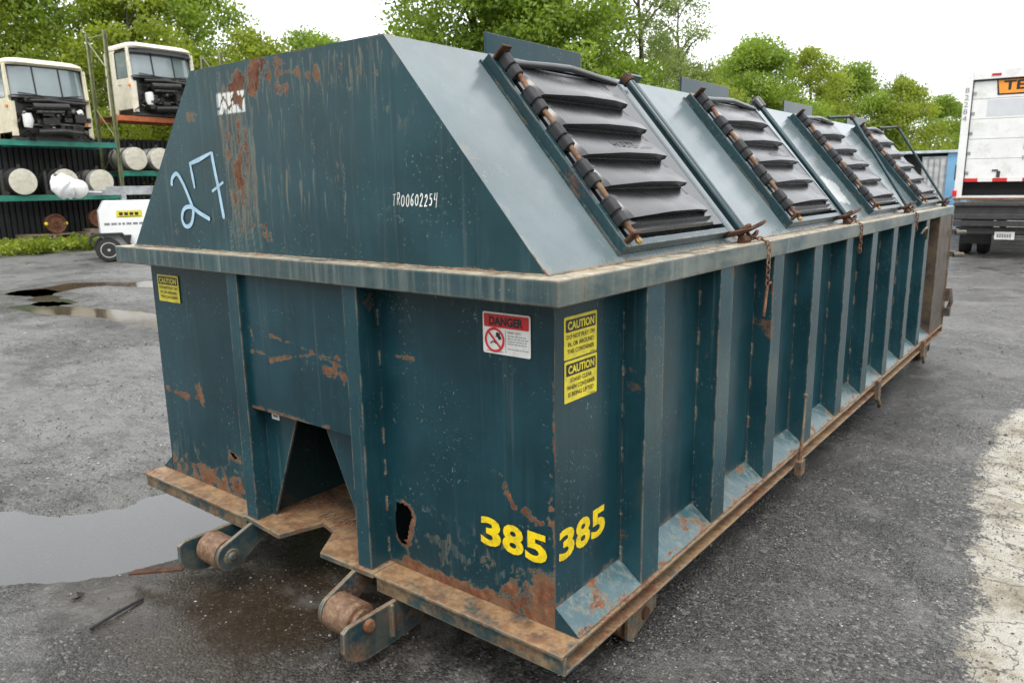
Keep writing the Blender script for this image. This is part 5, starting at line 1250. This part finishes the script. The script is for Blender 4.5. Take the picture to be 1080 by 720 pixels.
B5('cargo_floor_sill', MB().box(-.02,BW+.02,-.05,-.001,1.18,1.22), M['rust'], cargo)
B5('interior_shade_sheet', MB().box(.13,BW-.13,.5,.52,1.24,1.60), M['black'], cargo)  # black sheet standing in for the shade behind the door gap
tl = B5('tail_lamp', MB().box(-.05,.03,-.03,-.001,1.25,1.37), M['red_lens'], bevel=.01)
B5('grab_handle', MB().tube([(-.03,-.03,1.58),(-.03,-.06,1.60),(-.03,-.06,1.85),(-.03,-.03,1.87)],.012,6), M['dark_metal'])
lg = B5('lift_gate', MB().box(.02,BW-.02,-.14,-.06,.78,1.14).box(.0,BW,-.20,-.145,1.06,1.12).box(.02,BW-.02,-.18,-.141,.80,.90).box(.02,BW-.02,-.16,-.141,.66,.77), M['dark_metal'], bevel=.01)
B5('bumper', MB().box(.08,BW-.08,-.04,.06,.50,.64), M['dark_metal'], bevel=.01)
pl = B5('licence_plate', MB().box(.76,1.10,-.058,-.0405,.40,.55), M['white'], bevel=.004)
mb = MB(); fnP = map_plane((0,-.059,0),(1,0,0),(0,0,1),.002); [bar2(mb, fnP, .80+.042*i, .83+.042*i, .435,.51) for i in range(6)]; B5('plate_characters', mb, M['grey_print'], pl)
B5('plate_bracket', MB().box(.88,.98,-.0395,-.02,.38,.60), M['dark_metal'])
for y, xs in ((1.35,(.28,.62,BW-.62,BW-.28)), (7.0,(.3,BW-.3))):
    for x in xs:
        ty = B5('wheel', MB().lathe((x-.13,y,.48),(1,0,0),[(.28,0),(.44,.01),(.475,.05),(.48,.13),(.475,.21),(.44,.25),(.28,.26)],28), M['rubber'], smooth=40)
        B5('rim', MB().lathe((x-.06,y,.48),(1,0,0),[(.27,-.04),(.28,.15),(.18,.16),(.1,.10),(.02,.10)],20), M['grey_metal'], ty, smooth=40)
for x in (.50,.99): pass
B5('chassis', MB().box(.85,.95,.2,8.6,.62,.85).box(1.55,1.65,.2,8.6,.62,.85).box(.4,2.1,1.27,1.43,.40,.56), M['dark_metal'])
B5('mud_flap', MB().box(.18,.74,.72,.735,.25,.9), M['rubber']); B5('mud_flap', MB().box(BW-.74,BW-.18,.72,.735,.25,.9), M['rubber'])
B5('truck_cabin', MB().prism([(6.75,.5),(8.9,.5),(8.95,1.25),(7.95,1.4),(7.6,2.35),(6.75,2.4)], lambda p, q, d: (d, p, q), .15, BW-.15), M['truck_white'], bevel=.05)

# ---- blue shed with an open side far behind the container
bs = thing('site_shed', 'pale blue site shed with grey window panel beyond the container', 'shed', (-3.9, 26.6, 0), radians(-1))
def B6(n, mb, m, par=bs, **k): o = mb.build(n, m, **k); o.parent = par; return o
B6('wall', MB().box(.95,1.9,-1.1,-1.04,0,2.38).box(-1.9,1.9,1.0,1.06,0,2.38).box(1.84,1.899,-1.039,.999,0,2.38).box(-1.9,-1.84,-1.0,.999,0,2.38).box(-1.9,-1.2,-1.1,-1.04,0,2.3), M['blue'])
B6('roof', MB().box(-2.0,2.0,-1.2,1.1,2.381,2.46), plain('pale_roof_sheet', (.45,.52,.56), .5), bevel=.01)
B6('dark_opening_sheet', MB().box(-1.83,1.2,-.4,-.36,.0,2.37), M['dark_metal'])  # dark sheet standing in for shade inside the open side
B6('door_leaf', MB().box(.25,.945,-1.12,-1.07,.05,2.28), M['grey_metal'], bevel=.006)
for i in range(4): B6('door_slat', MB().box(.29+.165*i,.40+.165*i,-1.135,-1.121,.15,2.2), plain('pale_slat', (.42,.42,.42), .5) if i == 0 else bpy.data.materials['pale_slat'])

# ---- small things on the asphalt
def on(x, y): return float(ground_z(np.array(x), np.array(y)))
b = MB().tube([(-1.735,-.575,on(-1.735,-.575)+.008), (-1.762,-.47,on(-1.762,-.47)+.012), (-1.80,-.345,on(-1.80,-.345)+.008)], .006, 6)
tag(b.build('black_rod', M['rubber'], smooth=60), 'thin black rod lying on the asphalt in front of the puddle', 'rod')
b = MB().obox((-1.86,-.245,.062), Vector((.62,.30,.12)).normalized(), Vector((-.3,.62,0)).normalized(), (0,0,1), .13, .020, .004)
tag(b.build('flat_bar', M['rust_dark'], bevel=.001), 'short rusty flat bar leaning against the left roller bracket', 'bar')
b = MB().tube([(.95-.55,.62,on(.4,.62)+.004),(.46,.66,on(.46,.66)+.006),(.52,.72,on(.52,.72)+.004)], .003, 5)
tag(b.build('twig', M['wood']), 'tiny brown twig on the asphalt right of the container', 'twig')
random.seed(9)
for i, (x, y, s, lab) in enumerate(((.86,7.3,.10,'flattened reddish leaf litter near the truck path, nearest clump'), (.75,9.3,.12,'flattened reddish leaf litter clump farther back toward the truck'))):
    rs = np.random.RandomState(30+i); V, T = leaves(rs, np.array([[x+rs.normal()*.10, y+rs.normal()*.12, .005, .12] for _ in range(9)]), 14, .05, 1, 0); V[:, 2] = .012+np.abs(V[:, 2])*.25
    o = leaf_obj('leaf_litter', V, T, leaf_mat('red_brown_litter%d' % i, (.12,.04,.025), (.20,.075,.045), (.26,.12,.07))); tag(o, lab, 'leaves')
